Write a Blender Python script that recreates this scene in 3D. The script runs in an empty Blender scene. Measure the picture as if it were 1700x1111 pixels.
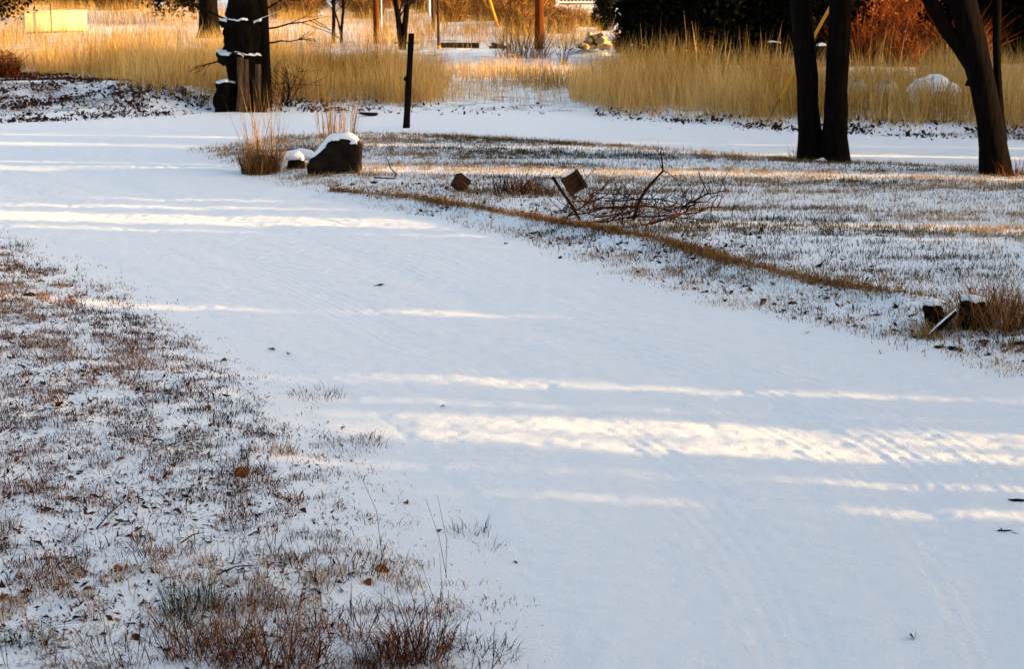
import bpy, bmesh, math, random
import numpy as np
from mathutils import Vector, Matrix, noise as mnoise

R = math.radians
random.seed(7)
rng = np.random.default_rng(11)
scene = bpy.context.scene
C = scene.collection

# ------------------------------------------------------------------ camera
CAM_H = 2.47
PITCH = 11.73
FPX = 3000.0                      # focal length in photo pixels (1700 wide)
cam_data = bpy.data.cameras.new('camera')
cam_data.sensor_width = 36.0
cam_data.lens = FPX / 1700.0 * 36.0
cam_data.clip_end = 2000.0
cam_data.clip_start = 0.05
cam_data.dof.use_dof = True
cam_data.dof.focus_distance = 11.0
cam_data.dof.aperture_fstop = 10.0
cam = bpy.data.objects.new('camera', cam_data)
cam.location = (0, 0, CAM_H)
cam.rotation_euler = (R(90 - PITCH), 0, 0)
C.objects.link(cam)
scene.camera = cam

# ------------------------------------------------------------------ sky, sun, exposure
SUN_EL = 8.0
SUN_AZ = 8.0                      # degrees the sun stands towards the camera side of due right
world = bpy.data.worlds.new('World')
scene.world = world
world.use_nodes = True
wn = world.node_tree.nodes
wl = world.node_tree.links
bg = wn['Background']
sky = wn.new('ShaderNodeTexSky')
sky.sky_type = 'NISHITA'
sky.sun_disc = False
sky.sun_elevation = R(SUN_EL)
sky.sun_rotation = R(90 + SUN_AZ)
sky.air_density = 0.8
sky.dust_density = 4.0
sky.ozone_density = 0.6
wl.new(sky.outputs[0], bg.inputs[0])
bg.inputs[1].default_value = 0.15

sun_d = bpy.data.lights.new('sun', 'SUN')
sun_d.energy = 3.4
sun_d.angle = R(0.5)
sun_d.color = (1.0, 0.65, 0.25)
sun_o = bpy.data.objects.new('sun', sun_d)
C.objects.link(sun_o)
S_DIR = Vector((math.cos(R(SUN_AZ)) * math.cos(R(SUN_EL)), -math.sin(R(SUN_AZ)) * math.cos(R(SUN_EL)), math.sin(R(SUN_EL))))
sun_o.rotation_euler = S_DIR.to_track_quat('Z', 'Y').to_euler()
sun_o.location = (40, -6, 20)

vs = scene.view_settings
vs.view_transform = 'Standard'
vs.look = 'None'
vs.exposure = 2.02
vs.gamma = 1.0
vs.use_curve_mapping = False

# ------------------------------------------------------------------ noise + terrain
def _hash(ix, iy, seed):
    n = (ix.astype(np.int64) * 374761393 + iy.astype(np.int64) * 668265263 + seed * 974711) & 0x7fffffff
    n = ((n ^ (n >> 13)) * 1274126177) & 0x7fffffff
    n = n ^ (n >> 16)
    return (n & 0xffff) / 65535.0

def vnoise(x, y, seed=0):
    x = np.asarray(x, float); y = np.asarray(y, float)
    ix = np.floor(x); iy = np.floor(y)
    fx = x - ix; fy = y - iy
    fx = fx * fx * (3 - 2 * fx); fy = fy * fy * (3 - 2 * fy)
    a = _hash(ix, iy, seed); b = _hash(ix + 1, iy, seed)
    c = _hash(ix, iy + 1, seed); d = _hash(ix + 1, iy + 1, seed)
    return (a * (1 - fx) + b * fx) * (1 - fy) + (c * (1 - fx) + d * fx) * fy

def fbm(x, y, seed=0, o=3):
    s = 0; a = 0.5; t = 0
    for k in range(o):
        s = s + a * vnoise(x * 2 ** k, y * 2 ** k, seed + k * 17); t += a; a *= 0.5
    return s / t

def sstep(a, b, x):
    t = np.clip((x - a) / (b - a), 0, 1)
    return t * t * (3 - 2 * t)

def flatP(px, py):
    """photo pixel -> point where its ray meets the level z = 0"""
    a = R(PITCH)
    dx = (px - 850) / FPX; dy = -(py - 555.5) / FPX
    f = np.array([dx, math.cos(a) + dy * math.sin(a), -math.sin(a) + dy * math.cos(a)])
    t = CAM_H / -f[2]
    return f[0] * t, f[1] * t

# outlines of the snow-covered driveway and of the side track, and the lawn edge (photo pixels -> ground)
DL = [(990, 1330), (900, 1110), (870, 1000), (800, 900), (700, 800), (610, 700), (480, 620), (330, 530), (175, 440), (65, 400), (-40, 370), (-160, 345), (-330, 325), (-600, 310)]
DR = [(2400, 1330), (2150, 900), (1950, 720), (1700, 640), (1500, 585), (1330, 540), (1150, 505), (980, 445), (830, 392), (700, 362), (590, 338), (430, 300), (330, 258), (280, 244), (130, 238), (-200, 236)]
TN = [(1900, 305), (1640, 276), (1400, 266), (1180, 250), (1000, 237), (820, 226), (700, 219), (600, 216), (480, 222), (400, 232), (300, 250), (100, 262), (-200, 262)]
TF = [(1900, 252), (1640, 232), (1400, 221), (1180, 207), (1000, 194), (820, 190), (700, 189), (600, 186), (480, 186), (360, 184), (220, 194), (0, 203), (-250, 212)]
LE = [(550, 328), (650, 338), (740, 352), (880, 378), (1000, 401), (1110, 425), (1200, 455), (1330, 490), (1430, 506), (1530, 522)]
g = lambda L: np.array([flatP(*p) for p in L])
DLg, DRg, TNg, TFg, LEg = map(g, (DL, DR, TN, TF, LE))
POLY1 = np.vstack([DLg, DRg[::-1]])
POLY2 = np.vstack([TNg, TFg[::-1]])

def pip(x, y, poly):
    ins = np.zeros(x.shape, bool)
    n = len(poly)
    for i in range(n):
        x1, y1 = poly[i]; x2, y2 = poly[(i + 1) % n]
        c = ((y1 > y) != (y2 > y))
        with np.errstate(divide='ignore', invalid='ignore'):
            xi = (x2 - x1) * (y - y1) / (y2 - y1 + 1e-12) + x1
        ins ^= c & (x < xi)
    return ins

def pdist(x, y, pts, closed=True):
    d = np.full(x.shape, 1e9)
    n = len(pts)
    for i in range(n if closed else n - 1):
        x1, y1 = pts[i]; x2, y2 = pts[(i + 1) % n]
        ex, ey = x2 - x1, y2 - y1
        t = np.clip(((x - x1) * ex + (y - y1) * ey) / (ex * ex + ey * ey + 1e-12), 0, 1)
        d = np.minimum(d, np.hypot(x - x1 - t * ex, y - y1 - t * ey))
    return d

def road_sd(x, y):
    """signed distance to the cleared snow: positive outside, negative on it"""
    x = np.asarray(x, float); y = np.asarray(y, float)
    d1 = pdist(x, y, POLY1); d1 = np.where(pip(x, y, POLY1), -d1, d1)
    d2 = pdist(x, y, POLY2); d2 = np.where(pip(x, y, POLY2), -d2, d2)
    return np.minimum(d1, d2)

BANK = g([(-160, 172), (0, 168), (120, 165), (230, 168), (290, 178)])

def height(x, y, sd=None, lump=True):
    x = np.asarray(x, float); y = np.asarray(y, float)
    if sd is None:
        sd = road_sd(x, y)
    z = 0.06 * sstep(0.0, 1.3, sd) - 0.035 * sstep(0.08, 0.3, -sd)
    off = sstep(-0.05, 0.7, sd)
    if lump:
        near = sstep(40, 20, y) * (1 - 0.75 * sstep(-1.5, 0.5, x + 0.35 * (y - 17)) * sstep(11, 14, y))
        z = z + off * near * (0.045 * (fbm(x * 2.6, y * 2.6, 3, 3) - 0.45) + 0.026 * (fbm(x * 9, y * 9, 9, 2) - 0.45))
    z = z + 0.075 * np.exp(-(pdist(x, y, LEg, False) / 0.16) ** 2)
    z = z + 0.30 * np.exp(-(pdist(x, y, BANK, False) / 1.5) ** 2) * sstep(-0.2, 1.2, sd)
    z = z + off * 0.2 * (fbm(x * 0.25, y * 0.25, 21, 2) - 0.5) * sstep(26, 45, y)
    # slope and hill behind
    z = z + 0.02 * np.clip(y - 55, 0, None) + 0.10 * np.clip(y - 92, 0, 260) * 1.0
    z = z + 1.2 * (fbm(x * 0.05, y * 0.05, 5, 3) - 0.5) * sstep(90, 140, y)
    return z

def hz(x, y):
    sd = road_sd(np.array([x]), np.array([y]))
    if sd[0] < 0:                                   # on the packed snow of the driveway or track
        return float(-0.004 + 0.012 * sstep(0.0, 0.25, -sd)[0])
    return float(height(np.array([x]), np.array([y]), sd)[0])

def P(px, py, D=None):
    """photo pixel -> (x, y, z) on the terrain; with D: the point of that ray at depth y = D"""
    a = R(PITCH)
    dx = (px - 850) / FPX; dy = -(py - 555.5) / FPX
    f = np.array([dx, math.cos(a) + dy * math.sin(a), -math.sin(a) + dy * math.cos(a)])
    if D is not None:
        t = D / f[1]
        return Vector((f[0] * t, D, CAM_H + f[2] * t))
    ts = np.concatenate([np.arange(4, 60, 0.05), np.arange(60, 300, 0.3)])
    zz = CAM_H + f[2] * ts - height(f[0] * ts, f[1] * ts, lump=False)
    k = np.argmax(zz < 0) if (zz < 0).any() else len(ts) - 1
    t = ts[k]
    x, y = f[0] * t, f[1] * t
    return Vector((x, y, hz(x, y)))

def ppm(p):
    """photo pixels per metre at the point p"""
    a = R(PITCH)
    d = p[1] * math.cos(a) - (p[2] - CAM_H) * math.sin(a)
    return FPX / d

# ------------------------------------------------------------------ materials
def new_mat(name):
    m = bpy.data.materials.new(name); m.use_nodes = True
    return m, m.node_tree.nodes, m.node_tree.links, m.node_tree.nodes['Principled BSDF']

def ramp(n, cols):
    r = n.new('ShaderNodeValToRGB')
    el = r.color_ramp.elements
    while len(el) < len(cols):
        el.new(0.5)
    for e, (p, c) in zip(el, cols):
        e.position = p; e.color = (*c, 1)
    return r

def simple_mat(name, c1, c2, scale=8, rough=0.85, bump=0.4, dist=0.02, stretch=(1, 1, 1), detail=6, spec=0.03):
    m, n, l, b = new_mat(name)
    tc = n.new('ShaderNodeTexCoord'); mp = n.new('ShaderNodeMapping')
    mp.inputs['Scale'].default_value = stretch
    nz = n.new('ShaderNodeTexNoise'); nz.inputs['Scale'].default_value = scale; nz.inputs['Detail'].default_value = detail
    nz.inputs['Roughness'].default_value = 0.65
    l.new(tc.outputs['Object'], mp.inputs[0]); l.new(mp.outputs[0], nz.inputs['Vector'])
    r = ramp(n, [(0.3, c1), (0.7, c2)])
    l.new(nz.outputs[0], r.inputs[0]); l.new(r.outputs[0], b.inputs['Base Color'])
    b.inputs['Roughness'].default_value = rough
    b.inputs['Specular IOR Level'].default_value = spec
    bp = n.new('ShaderNodeBump'); bp.inputs['Strength'].default_value = bump; bp.inputs['Distance'].default_value = dist
    l.new(nz.outputs[0], bp.inputs['Height']); l.new(bp.outputs[0], b.inputs['Normal'])
    return m

def blade_mat(name, cols, trans=0.25, spec=0.05):
    m, n, l, b = new_mat(name)
    at = n.new('ShaderNodeAttribute'); at.attribute_name = 'rnd'
    r = ramp(n, cols)
    l.new(at.outputs['Fac'], r.inputs[0]); l.new(r.outputs[0], b.inputs['Base Color'])
    b.inputs['Roughness'].default_value = 0.8
    b.inputs['Specular IOR Level'].default_value = spec
    if trans:
        t = n.new('ShaderNodeBsdfTranslucent'); mx = n.new('ShaderNodeMixShader')
        l.new(r.outputs[0], t.inputs[0]); mx.inputs[0].default_value = trans
        l.new(b.outputs[0], mx.inputs[1]); l.new(t.outputs[0], mx.inputs[2])
        l.new(mx.outputs[0], n['Material Output'].inputs[0])
    return m

SNOW = (0.87, 0.855, 0.845)
def snow_mat(name, litter):
    m, n, l, b = new_mat(name)
    geo = n.new('ShaderNodeNewGeometry')
    def nz(scale, detail=4, rough=0.6):
        t = n.new('ShaderNodeTexNoise'); t.inputs['Scale'].default_value = scale
        t.inputs['Detail'].default_value = detail; t.inputs['Roughness'].default_value = rough
        l.new(geo.outputs['Position'], t.inputs['Vector']); return t
    fine = nz(55, 6, 0.75); med = nz(7, 3)
    vary = ramp(n, [(0.3, (0.84, 0.83, 0.82)), (0.7, SNOW)])
    l.new(med.outputs[0], vary.inputs[0])
    col = vary.outputs[0]
    if litter:
        at = n.new('ShaderNodeAttribute'); at.attribute_name = 'litter'
        p1 = nz(26, 6, 0.75); p2 = nz(2.2, 3, 0.6)
        ad = n.new('ShaderNodeMath'); ad.operation = 'MULTIPLY_ADD'
        l.new(p2.outputs[0], ad.inputs[0]); ad.inputs[1].default_value = 0.45; l.new(p1.outputs[0], ad.inputs[2])
        mu = n.new('ShaderNodeMath'); mu.operation = 'MULTIPLY'
        l.new(ad.outputs[0], mu.inputs[0]); l.new(at.outputs['Fac'], mu.inputs[1])
        mk = ramp(n, [(0.735, (0, 0, 0)), (0.82, (1, 1, 1))])
        l.new(mu.outputs[0], mk.inputs[0])
        hue = nz(9, 3)
        dirt = ramp(n, [(0.3, (0.035, 0.024, 0.015)), (0.5, (0.11, 0.065, 0.03)), (0.7, (0.05, 0.05, 0.025))])
        l.new(hue.outputs[0], dirt.inputs[0])
        mx = n.new('ShaderNodeMix'); mx.data_type = 'RGBA'
        l.new(mk.outputs[0], mx.inputs[0]); l.new(col, mx.inputs[6]); l.new(dirt.outputs[0], mx.inputs[7])
        col = mx.outputs[2]
    l.new(col, b.inputs['Base Color'])
    b.inputs['Roughness'].default_value = 0.55
    b.inputs['Specular IOR Level'].default_value = 0.25
    b1 = n.new('ShaderNodeBump'); b1.inputs['Strength'].default_value = 0.8; b1.inputs['Distance'].default_value = 0.018
    l.new(fine.outputs[0], b1.inputs['Height'])
    b2 = n.new('ShaderNodeBump'); b2.inputs['Strength'].default_value = 0.35; b2.inputs['Distance'].default_value = 0.03
    l.new(med.outputs[0], b2.inputs['Height']); l.new(b1.outputs[0], b2.inputs['Normal'])
    l.new(b2.outputs[0], b.inputs['Normal'])
    return m

M = {}
M['ground'] = snow_mat('snowy_ground', True)
M['road'] = snow_mat('packed_snow', False)
M['snow'] = snow_mat('snow_cap', False)
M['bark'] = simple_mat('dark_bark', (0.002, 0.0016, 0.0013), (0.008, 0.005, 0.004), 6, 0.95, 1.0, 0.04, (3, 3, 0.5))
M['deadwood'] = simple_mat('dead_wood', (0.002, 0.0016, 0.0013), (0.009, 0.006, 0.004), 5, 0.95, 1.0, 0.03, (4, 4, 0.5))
M['bare_wood'] = simple_mat('bare_wood', (0.015, 0.009, 0.006), (0.15, 0.085, 0.04), 5, 0.9, 0.8, 0.02, (6, 6, 0.5))
M['twig'] = simple_mat('dark_twig', (0.005, 0.003, 0.003), (0.018, 0.009, 0.006), 20, 0.9, 0.4, 0.005)
M['red_twig'] = simple_mat('red_brown_twig', (0.03, 0.01, 0.006), (0.085, 0.03, 0.015), 20, 0.9, 0.4, 0.005)
M['post'] = simple_mat('fence_post_wood', (0.003, 0.002, 0.002), (0.012, 0.007, 0.005), 5, 0.95, 1, 0.02, (5, 5, 0.4))
M['pole'] = simple_mat('utility_pole_wood', (0.045, 0.011, 0.003), (0.16, 0.04, 0.008), 4, 0.9, 0.6, 0.02, (6, 6, 0.3))
M['grey_metal'] = simple_mat('grey_metal', (0.35, 0.36, 0.38), (0.5, 0.5, 0.52), 5, 0.5, 0.1, 0.005)
M['dark_pole'] = simple_mat('dark_pole', (0.03, 0.015, 0.01), (0.07, 0.035, 0.02), 5, 0.8, 0.3, 0.01)
M['yellow'] = simple_mat('yellow_guard', (0.5, 0.2, 0.015), (0.62, 0.28, 0.03), 4, 0.5, 0.1, 0.005)
M['rock'] = simple_mat('dark_boulder', (0.003, 0.0025, 0.0025), (0.022, 0.014, 0.01), 7, 0.95, 0.9, 0.03)
M['pale_rock'] = simple_mat('pale_rock', (0.3, 0.22, 0.15), (0.5, 0.4, 0.3), 6, 0.9, 0.6, 0.03)
M['cream'] = simple_mat('cream_paint', (0.62, 0.52, 0.3), (0.72, 0.62, 0.38), 3, 0.6, 0.15, 0.01)
M['red'] = simple_mat('red_boards', (0.22, 0.03, 0.012), (0.33, 0.05, 0.02), 3, 0.8, 0.4, 0.01, (8, 8, 0.5))
M['white'] = simple_mat('white_paint', (0.7, 0.69, 0.66), (0.8, 0.79, 0.77), 3, 0.6, 0.1, 0.005)
M['dark_wall'] = simple_mat('dark_wall', (0.03, 0.022, 0.018), (0.06, 0.045, 0.035), 3, 0.8, 0.3, 0.01)
M['roof'] = simple_mat('roof_shingle', (0.06, 0.05, 0.045), (0.1, 0.085, 0.08), 10, 0.9, 0.5, 0.01)
M['board'] = simple_mat('weathered_board', (0.012, 0.006, 0.004), (0.07, 0.032, 0.016), 9, 0.9, 0.7, 0.01, (1, 1, 6))
M['log_end'] = simple_mat('cut_log_end', (0.42, 0.27, 0.12), (0.6, 0.42, 0.22), 9, 0.8, 0.3, 0.01)
M['leaf'] = simple_mat('fallen_leaf', (0.09, 0.028, 0.012), (0.2, 0.07, 0.025), 25, 0.7, 0.3, 0.003)
M['dark_leaf'] = simple_mat('dark_fallen_leaf', (0.022, 0.01, 0.007), (0.07, 0.026, 0.014), 25, 0.7, 0.3, 0.003)
M['straw'] = blade_mat('tall_straw', [(0.0, (0.16, 0.075, 0.012)), (0.35, (0.42, 0.235, 0.05)), (0.7, (0.58, 0.345, 0.1)), (1.0, (0.68, 0.46, 0.19))])
M['lawn'] = blade_mat('lawn_blades', [(0.0, (0.02, 0.024, 0.008)), (0.25, (0.05, 0.042, 0.014)), (0.45, (0.14, 0.075, 0.026)), (0.7, (0.32, 0.18, 0.065)), (1.0, (0.48, 0.33, 0.17))])
M['bank'] = blade_mat('bank_blades', [(0.0, (0.008, 0.011, 0.004)), (0.22, (0.028, 0.026, 0.009)), (0.4, (0.10, 0.023, 0.009)), (0.62, (0.21, 0.065, 0.022)), (0.82, (0.36, 0.2, 0.085)), (1.0, (0.52, 0.42, 0.3))])
M['ridge'] = blade_mat('edge_blades', [(0.0, (0.09, 0.035, 0.012)), (0.5, (0.22, 0.095, 0.028)), (1.0, (0.36, 0.2, 0.07))])
M['red_tuft'] = blade_mat('red_brown_tuft', [(0.0, (0.006, 0.004, 0.003)), (0.35, (0.035, 0.01, 0.005)), (0.7, (0.15, 0.035, 0.012)), (1.0, (0.27, 0.11, 0.035))])
M['clump'] = blade_mat('brown_clump', [(0.0, (0.02, 0.008, 0.004)), (0.4, (0.12, 0.042, 0.013)), (0.75, (0.34, 0.15, 0.042)), (1.0, (0.5, 0.29, 0.11))])
M['green_tuft'] = blade_mat('green_tuft', [(0.0, (0.008, 0.014, 0.006)), (0.6, (0.03, 0.045, 0.018)), (1.0, (0.16, 0.13, 0.055))])
M['tan_tuft'] = blade_mat('tan_tuft', [(0.0, (0.12, 0.05, 0.016)), (0.5, (0.34, 0.175, 0.055)), (1.0, (0.52, 0.32, 0.13))])
M['litter'] = blade_mat('leaf_litter', [(0.0, (0.012, 0.007, 0.005)), (0.5, (0.05, 0.018, 0.009)), (0.85, (0.15, 0.05, 0.018)), (1.0, (0.24, 0.11, 0.045))], 0)
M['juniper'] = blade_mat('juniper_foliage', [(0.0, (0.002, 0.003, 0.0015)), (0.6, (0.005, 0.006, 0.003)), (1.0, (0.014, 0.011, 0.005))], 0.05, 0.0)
M['rust'] = blade_mat('rust_foliage', [(0.0, (0.01, 0.003, 0.0015)), (0.35, (0.09, 0.018, 0.005)), (0.7, (0.28, 0.065, 0.014)), (1.0, (0.46, 0.17, 0.04))], 0.25)
M['sage'] = blade_mat('golden_shrub', [(0.0, (0.015, 0.006, 0.002)), (0.35, (0.07, 0.025, 0.007)), (0.7, (0.24, 0.10, 0.025)), (1.0, (0.46, 0.25, 0.07))], 0.2)

# ------------------------------------------------------------------ mesh helpers
def link(o, parent=None):
    C.objects.link(o)
    if parent is not None:
        o.parent = parent
    return o

def tag(o, label=None, cat=None, group=None, kind=None):
    if label: o['label'] = label
    if cat: o['category'] = cat
    if group: o['group'] = group
    if kind: o['kind'] = kind
    return o

def np_mesh(name, V, F, mat, attrs=None, smooth=False, uv=None):
    """V (n,3); F list of int arrays, each (m,k)"""
    me = bpy.data.meshes.new(name)
    V = np.asarray(V, np.float32)
    me.vertices.add(len(V)); me.vertices.foreach_set('co', V.ravel())
    loops = np.concatenate([f.ravel() for f in F]).astype(np.int32)
    sizes = np.concatenate([np.full(len(f), f.shape[1]) for f in F]).astype(np.int32)
    starts = np.concatenate([[0], np.cumsum(sizes)[:-1]]).astype(np.int32)
    me.loops.add(len(loops)); me.loops.foreach_set('vertex_index', loops)
    me.polygons.add(len(sizes)); me.polygons.foreach_set('loop_start', starts)
    me.polygons.foreach_set('loop_total', sizes)
    if smooth:
        me.polygons.foreach_set('use_smooth', np.ones(len(sizes), bool))
    for k, a in (attrs or {}).items():
        at = me.attributes.new(k, 'FLOAT', 'POINT')
        at.data.foreach_set('value', np.asarray(a, np.float32))
    me.update(calc_edges=True)
    me.materials.append(mat)
    return me

def blades_np(pos, hgt, wid, az, lean, rnd, curl=0.4, lean_az=None):
    """flat grass blades: 5 vertices each"""
    n = len(pos)
    if lean_az is None:
        lean_az = rng.uniform(0, 2 * np.pi, n)
    wx = np.cos(az) * wid / 2; wy = np.sin(az) * wid / 2
    lx = np.cos(lean_az); ly = np.sin(lean_az)
    V = np.empty((n, 5, 3))
    s1 = np.sin(lean) * hgt * 0.55; c1 = np.cos(lean) * hgt * 0.55
    l2 = lean + curl
    s2 = s1 + np.sin(l2) * hgt * 0.45; c2 = c1 + np.cos(l2) * hgt * 0.45
    V[:, 0] = pos - np.stack([wx, wy, np.full(n, 0.012)], 1)
    V[:, 1] = pos + np.stack([wx, wy, np.full(n, -0.012)], 1)
    V[:, 2] = pos + np.stack([lx * s1 + wx * .8, ly * s1 + wy * .8, c1], 1)
    V[:, 3] = pos + np.stack([lx * s1 - wx * .8, ly * s1 - wy * .8, c1], 1)
    V[:, 4] = pos + np.stack([lx * s2, ly * s2, c2], 1)
    i = np.arange(n)[:, None] * 5
    return V.reshape(-1, 3), [i + np.array([[0, 1, 2, 3]]), i + np.array([[3, 2, 4]])], np.repeat(rnd, 5)

def quads_np(pos, size, rnd, flat=None, aspect=1.6):
    """randomly turned small leaf quads"""
    n = len(pos)
    a = rng.normal(size=(n, 3)); b = rng.normal(size=(n, 3))
    if flat is not None:
        a[:, 2] *= flat; b[:, 2] *= flat
    a /= np.linalg.norm(a, axis=1, keepdims=True)
    b -= a * np.sum(a * b, 1, keepdims=True); b /= np.linalg.norm(b, axis=1, keepdims=True)
    a *= (size * aspect / 2)[:, None]; b *= (size / 2)[:, None]
    V = np.stack([pos - a, pos - b * .8 + a * .1, pos + a, pos + b], 1)
    i = np.arange(n)[:, None] * 4
    return V.reshape(-1, 3), [i + np.array([[0, 1, 2, 3]])], np.repeat(rnd, 4)

class MB:
    def __init__(s): s.v = []; s.f = []
    def tube(s, pts, rad, n=6, cap=True, wob=0.0):
        pts = [Vector(p) for p in pts]
        base = len(s.v)
        up = Vector((0, 0, 1))
        for i, p in enumerate(pts):
            d = (pts[min(i + 1, len(pts) - 1)] - pts[max(i - 1, 0)])
            if d.length < 1e-9: d = Vector((0, 0, 1))
            d.normalize()
            ref = Vector((1, 0, 0)) if abs(d.x) < 0.8 else Vector((0, 1, 0))
            u = d.cross(ref).normalized(); w = d.cross(u)
            r = rad[i] if hasattr(rad, '__len__') else rad
            for k in range(n):
                a = 2 * math.pi * k / n
                rr = r * (1 + (random.uniform(-wob, wob) if wob else 0))
                s.v.append(p + u * math.cos(a) * rr + w * math.sin(a) * rr)
        for i in range(len(pts) - 1):
            for k in range(n):
                a = base + i * n + k; b = base + i * n + (k + 1) % n
                s.f.append((a, b, b + n, a + n))
        if cap:
            s.f.append(tuple(base + k for k in range(n))[::-1])
            s.f.append(tuple(base + (len(pts) - 1) * n + k for k in range(n)))
        return s
    def box(s, c, size, rot=None):
        b = len(s.v); c = Vector(c)
        for x in (-1, 1):
            for y in (-1, 1):
                for z in (-1, 1):
                    p = Vector((x * size[0] / 2, y * size[1] / 2, z * size[2] / 2))
                    if rot: p = rot @ p
                    s.v.append(c + p)
        for q in ((0, 1, 3, 2), (4, 6, 7, 5), (0, 4, 5, 1), (2, 3, 7, 6), (0, 2, 6, 4), (1, 5, 7, 3)):
            s.f.append(tuple(b + i for i in q))
        return s
    def mesh(s, name, mat, smooth=False, bevel=0):
        me = bpy.data.meshes.new(name)
        me.from_pydata([tuple(p) for p in s.v], [], s.f)
        bm = bmesh.new(); bm.from_mesh(me)
        bmesh.ops.recalc_face_normals(bm, faces=bm.faces)
        if bevel:
            bmesh.ops.bevel(bm, geom=list(bm.edges), offset=bevel, segments=2, affect='EDGES', profile=0.6)
        for f in bm.faces: f.smooth = smooth
        bm.to_mesh(me); bm.free()
        me.materials.append(mat)
        return me
    def build(s, name, mat, parent=None, smooth=False, bevel=0):
        return link(bpy.data.objects.new(name, s.mesh(name, mat, smooth, bevel)), parent)

def obj(name, me, parent=None, loc=None, rz=0, sc=1):
    o = bpy.data.objects.new(name, me)
    if loc is not None: o.location = loc
    o.rotation_euler[2] = rz
    if sc != 1: o.scale = (sc, sc, sc) if not hasattr(sc, '__len__') else sc
    return link(o, parent)

def empty(name, loc, rz=0):
    o = bpy.data.objects.new(name, None); o.location = loc; o.rotation_euler[2] = rz
    o.empty_display_size = 0.1
    return link(o)

def branch(mb, p, d, L, r, depth, n=5, spread=0.6, kids=3, up=0.1, segs=4, wig=0.18):
    pts = [Vector(p)]; rad = [r]; d = Vector(d).normalized()
    for i in range(segs):
        d = (d + Vector((random.gauss(0, wig), random.gauss(0, wig), random.gauss(0, wig) + up * 0.3))).normalized()
        pts.append(pts[-1] + d * (L / segs)); rad.append(r * (1 - 0.75 * (i + 1) / segs))
    mb.tube(pts, rad, n)
    if depth > 0:
        for k in range(kids):
            t = random.uniform(0.3, 0.95); i = min(int(t * segs), segs - 1)
            q = pts[i].lerp(pts[i + 1], t * segs - i)
            nd = (d + Vector((random.gauss(0, spread), random.gauss(0, spread), random.gauss(0, spread * 0.6) + up))).normalized()
            branch(mb, q, nd, L * random.uniform(0.35, 0.65), r * 0.5, depth - 1, max(3, n - 1), spread, kids, up, segs, wig)

def rock_mesh(name, pts, mat, sub=2, amp=0.03, freq=3.0, bevel=0.03, seed=0):
    bm = bmesh.new()
    for p in pts: bm.verts.new(p)
    r = bmesh.ops.convex_hull(bm, input=bm.verts)
    bmesh.ops.delete(bm, geom=[v for v in bm.verts if not v.link_faces], context='VERTS')
    bmesh.ops.bevel(bm, geom=list(bm.edges), offset=bevel, segments=2, affect='EDGES', profile=0.5)
    bmesh.ops.triangulate(bm, faces=bm.faces)
    bmesh.ops.subdivide_edges(bm, edges=bm.edges, cuts=sub, use_grid_fill=True)
    bm.normal_update()
    for v in bm.verts:
        q = v.co * freq + Vector((seed, seed * 2, 0))
        v.co += v.normal * amp * (mnoise.noise(q) + 0.5 * mnoise.noise(q * 2.7))
    bmesh.ops.recalc_face_normals(bm, faces=bm.faces)
    me = bpy.data.meshes.new(name); bm.to_mesh(me)
    for p in me.polygons: p.use_smooth = True
    me.materials.append(mat)
    return me, bm

def snow_cap(bm_src, name, parent, thr=0.5, thick=0.03, zmin=-1e9):
    """a snow shell over the faces that look up"""
    bm = bm_src.copy(); bm.normal_update()
    kill = [f for f in bm.faces if f.normal.z < thr + 0.18 * mnoise.noise(f.calc_center_median() * 9) or f.calc_center_median().z < zmin]
    bmesh.ops.delete(bm, geom=kill, context='FACES')
    if not bm.faces:
        bm.free(); return None
    seen = set(); best = []
    for f0 in bm.faces:
        if f0 in seen: continue
        st = [f0]; isl = []; seen.add(f0)
        while st:
            f = st.pop(); isl.append(f)
            for e in f.edges:
                for h in e.link_faces:
                    if h not in seen: seen.add(h); st.append(h)
        if len(isl) > len(best): best = isl
    keep = set(best)
    bmesh.ops.delete(bm, geom=[f for f in bm.faces if f not in keep], context='FACES')
    bnd = {v for e in bm.edges if e.is_boundary for v in e.verts}
    for v in bm.verts:
        k = thick * (1 + 0.4 * mnoise.noise(v.co * 6))
        v.co += Vector((0, 0, 1)) * (k if v not in bnd else 0.35 * k) + v.normal * (0.004 if v not in bnd else -0.004)
    ext = bmesh.ops.extrude_edge_only(bm, edges=[e for e in bm.edges if e.is_boundary])
    for v in [x for x in ext['geom'] if isinstance(x, bmesh.types.BMVert)]:
        v.co.z -= thick * 0.8
    me = bpy.data.meshes.new(name); bm.to_mesh(me); bm.free()
    for p in me.polygons: p.use_smooth = True
    me.materials.append(M['snow'])
    return link(bpy.data.objects.new(name, me), parent)

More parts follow.
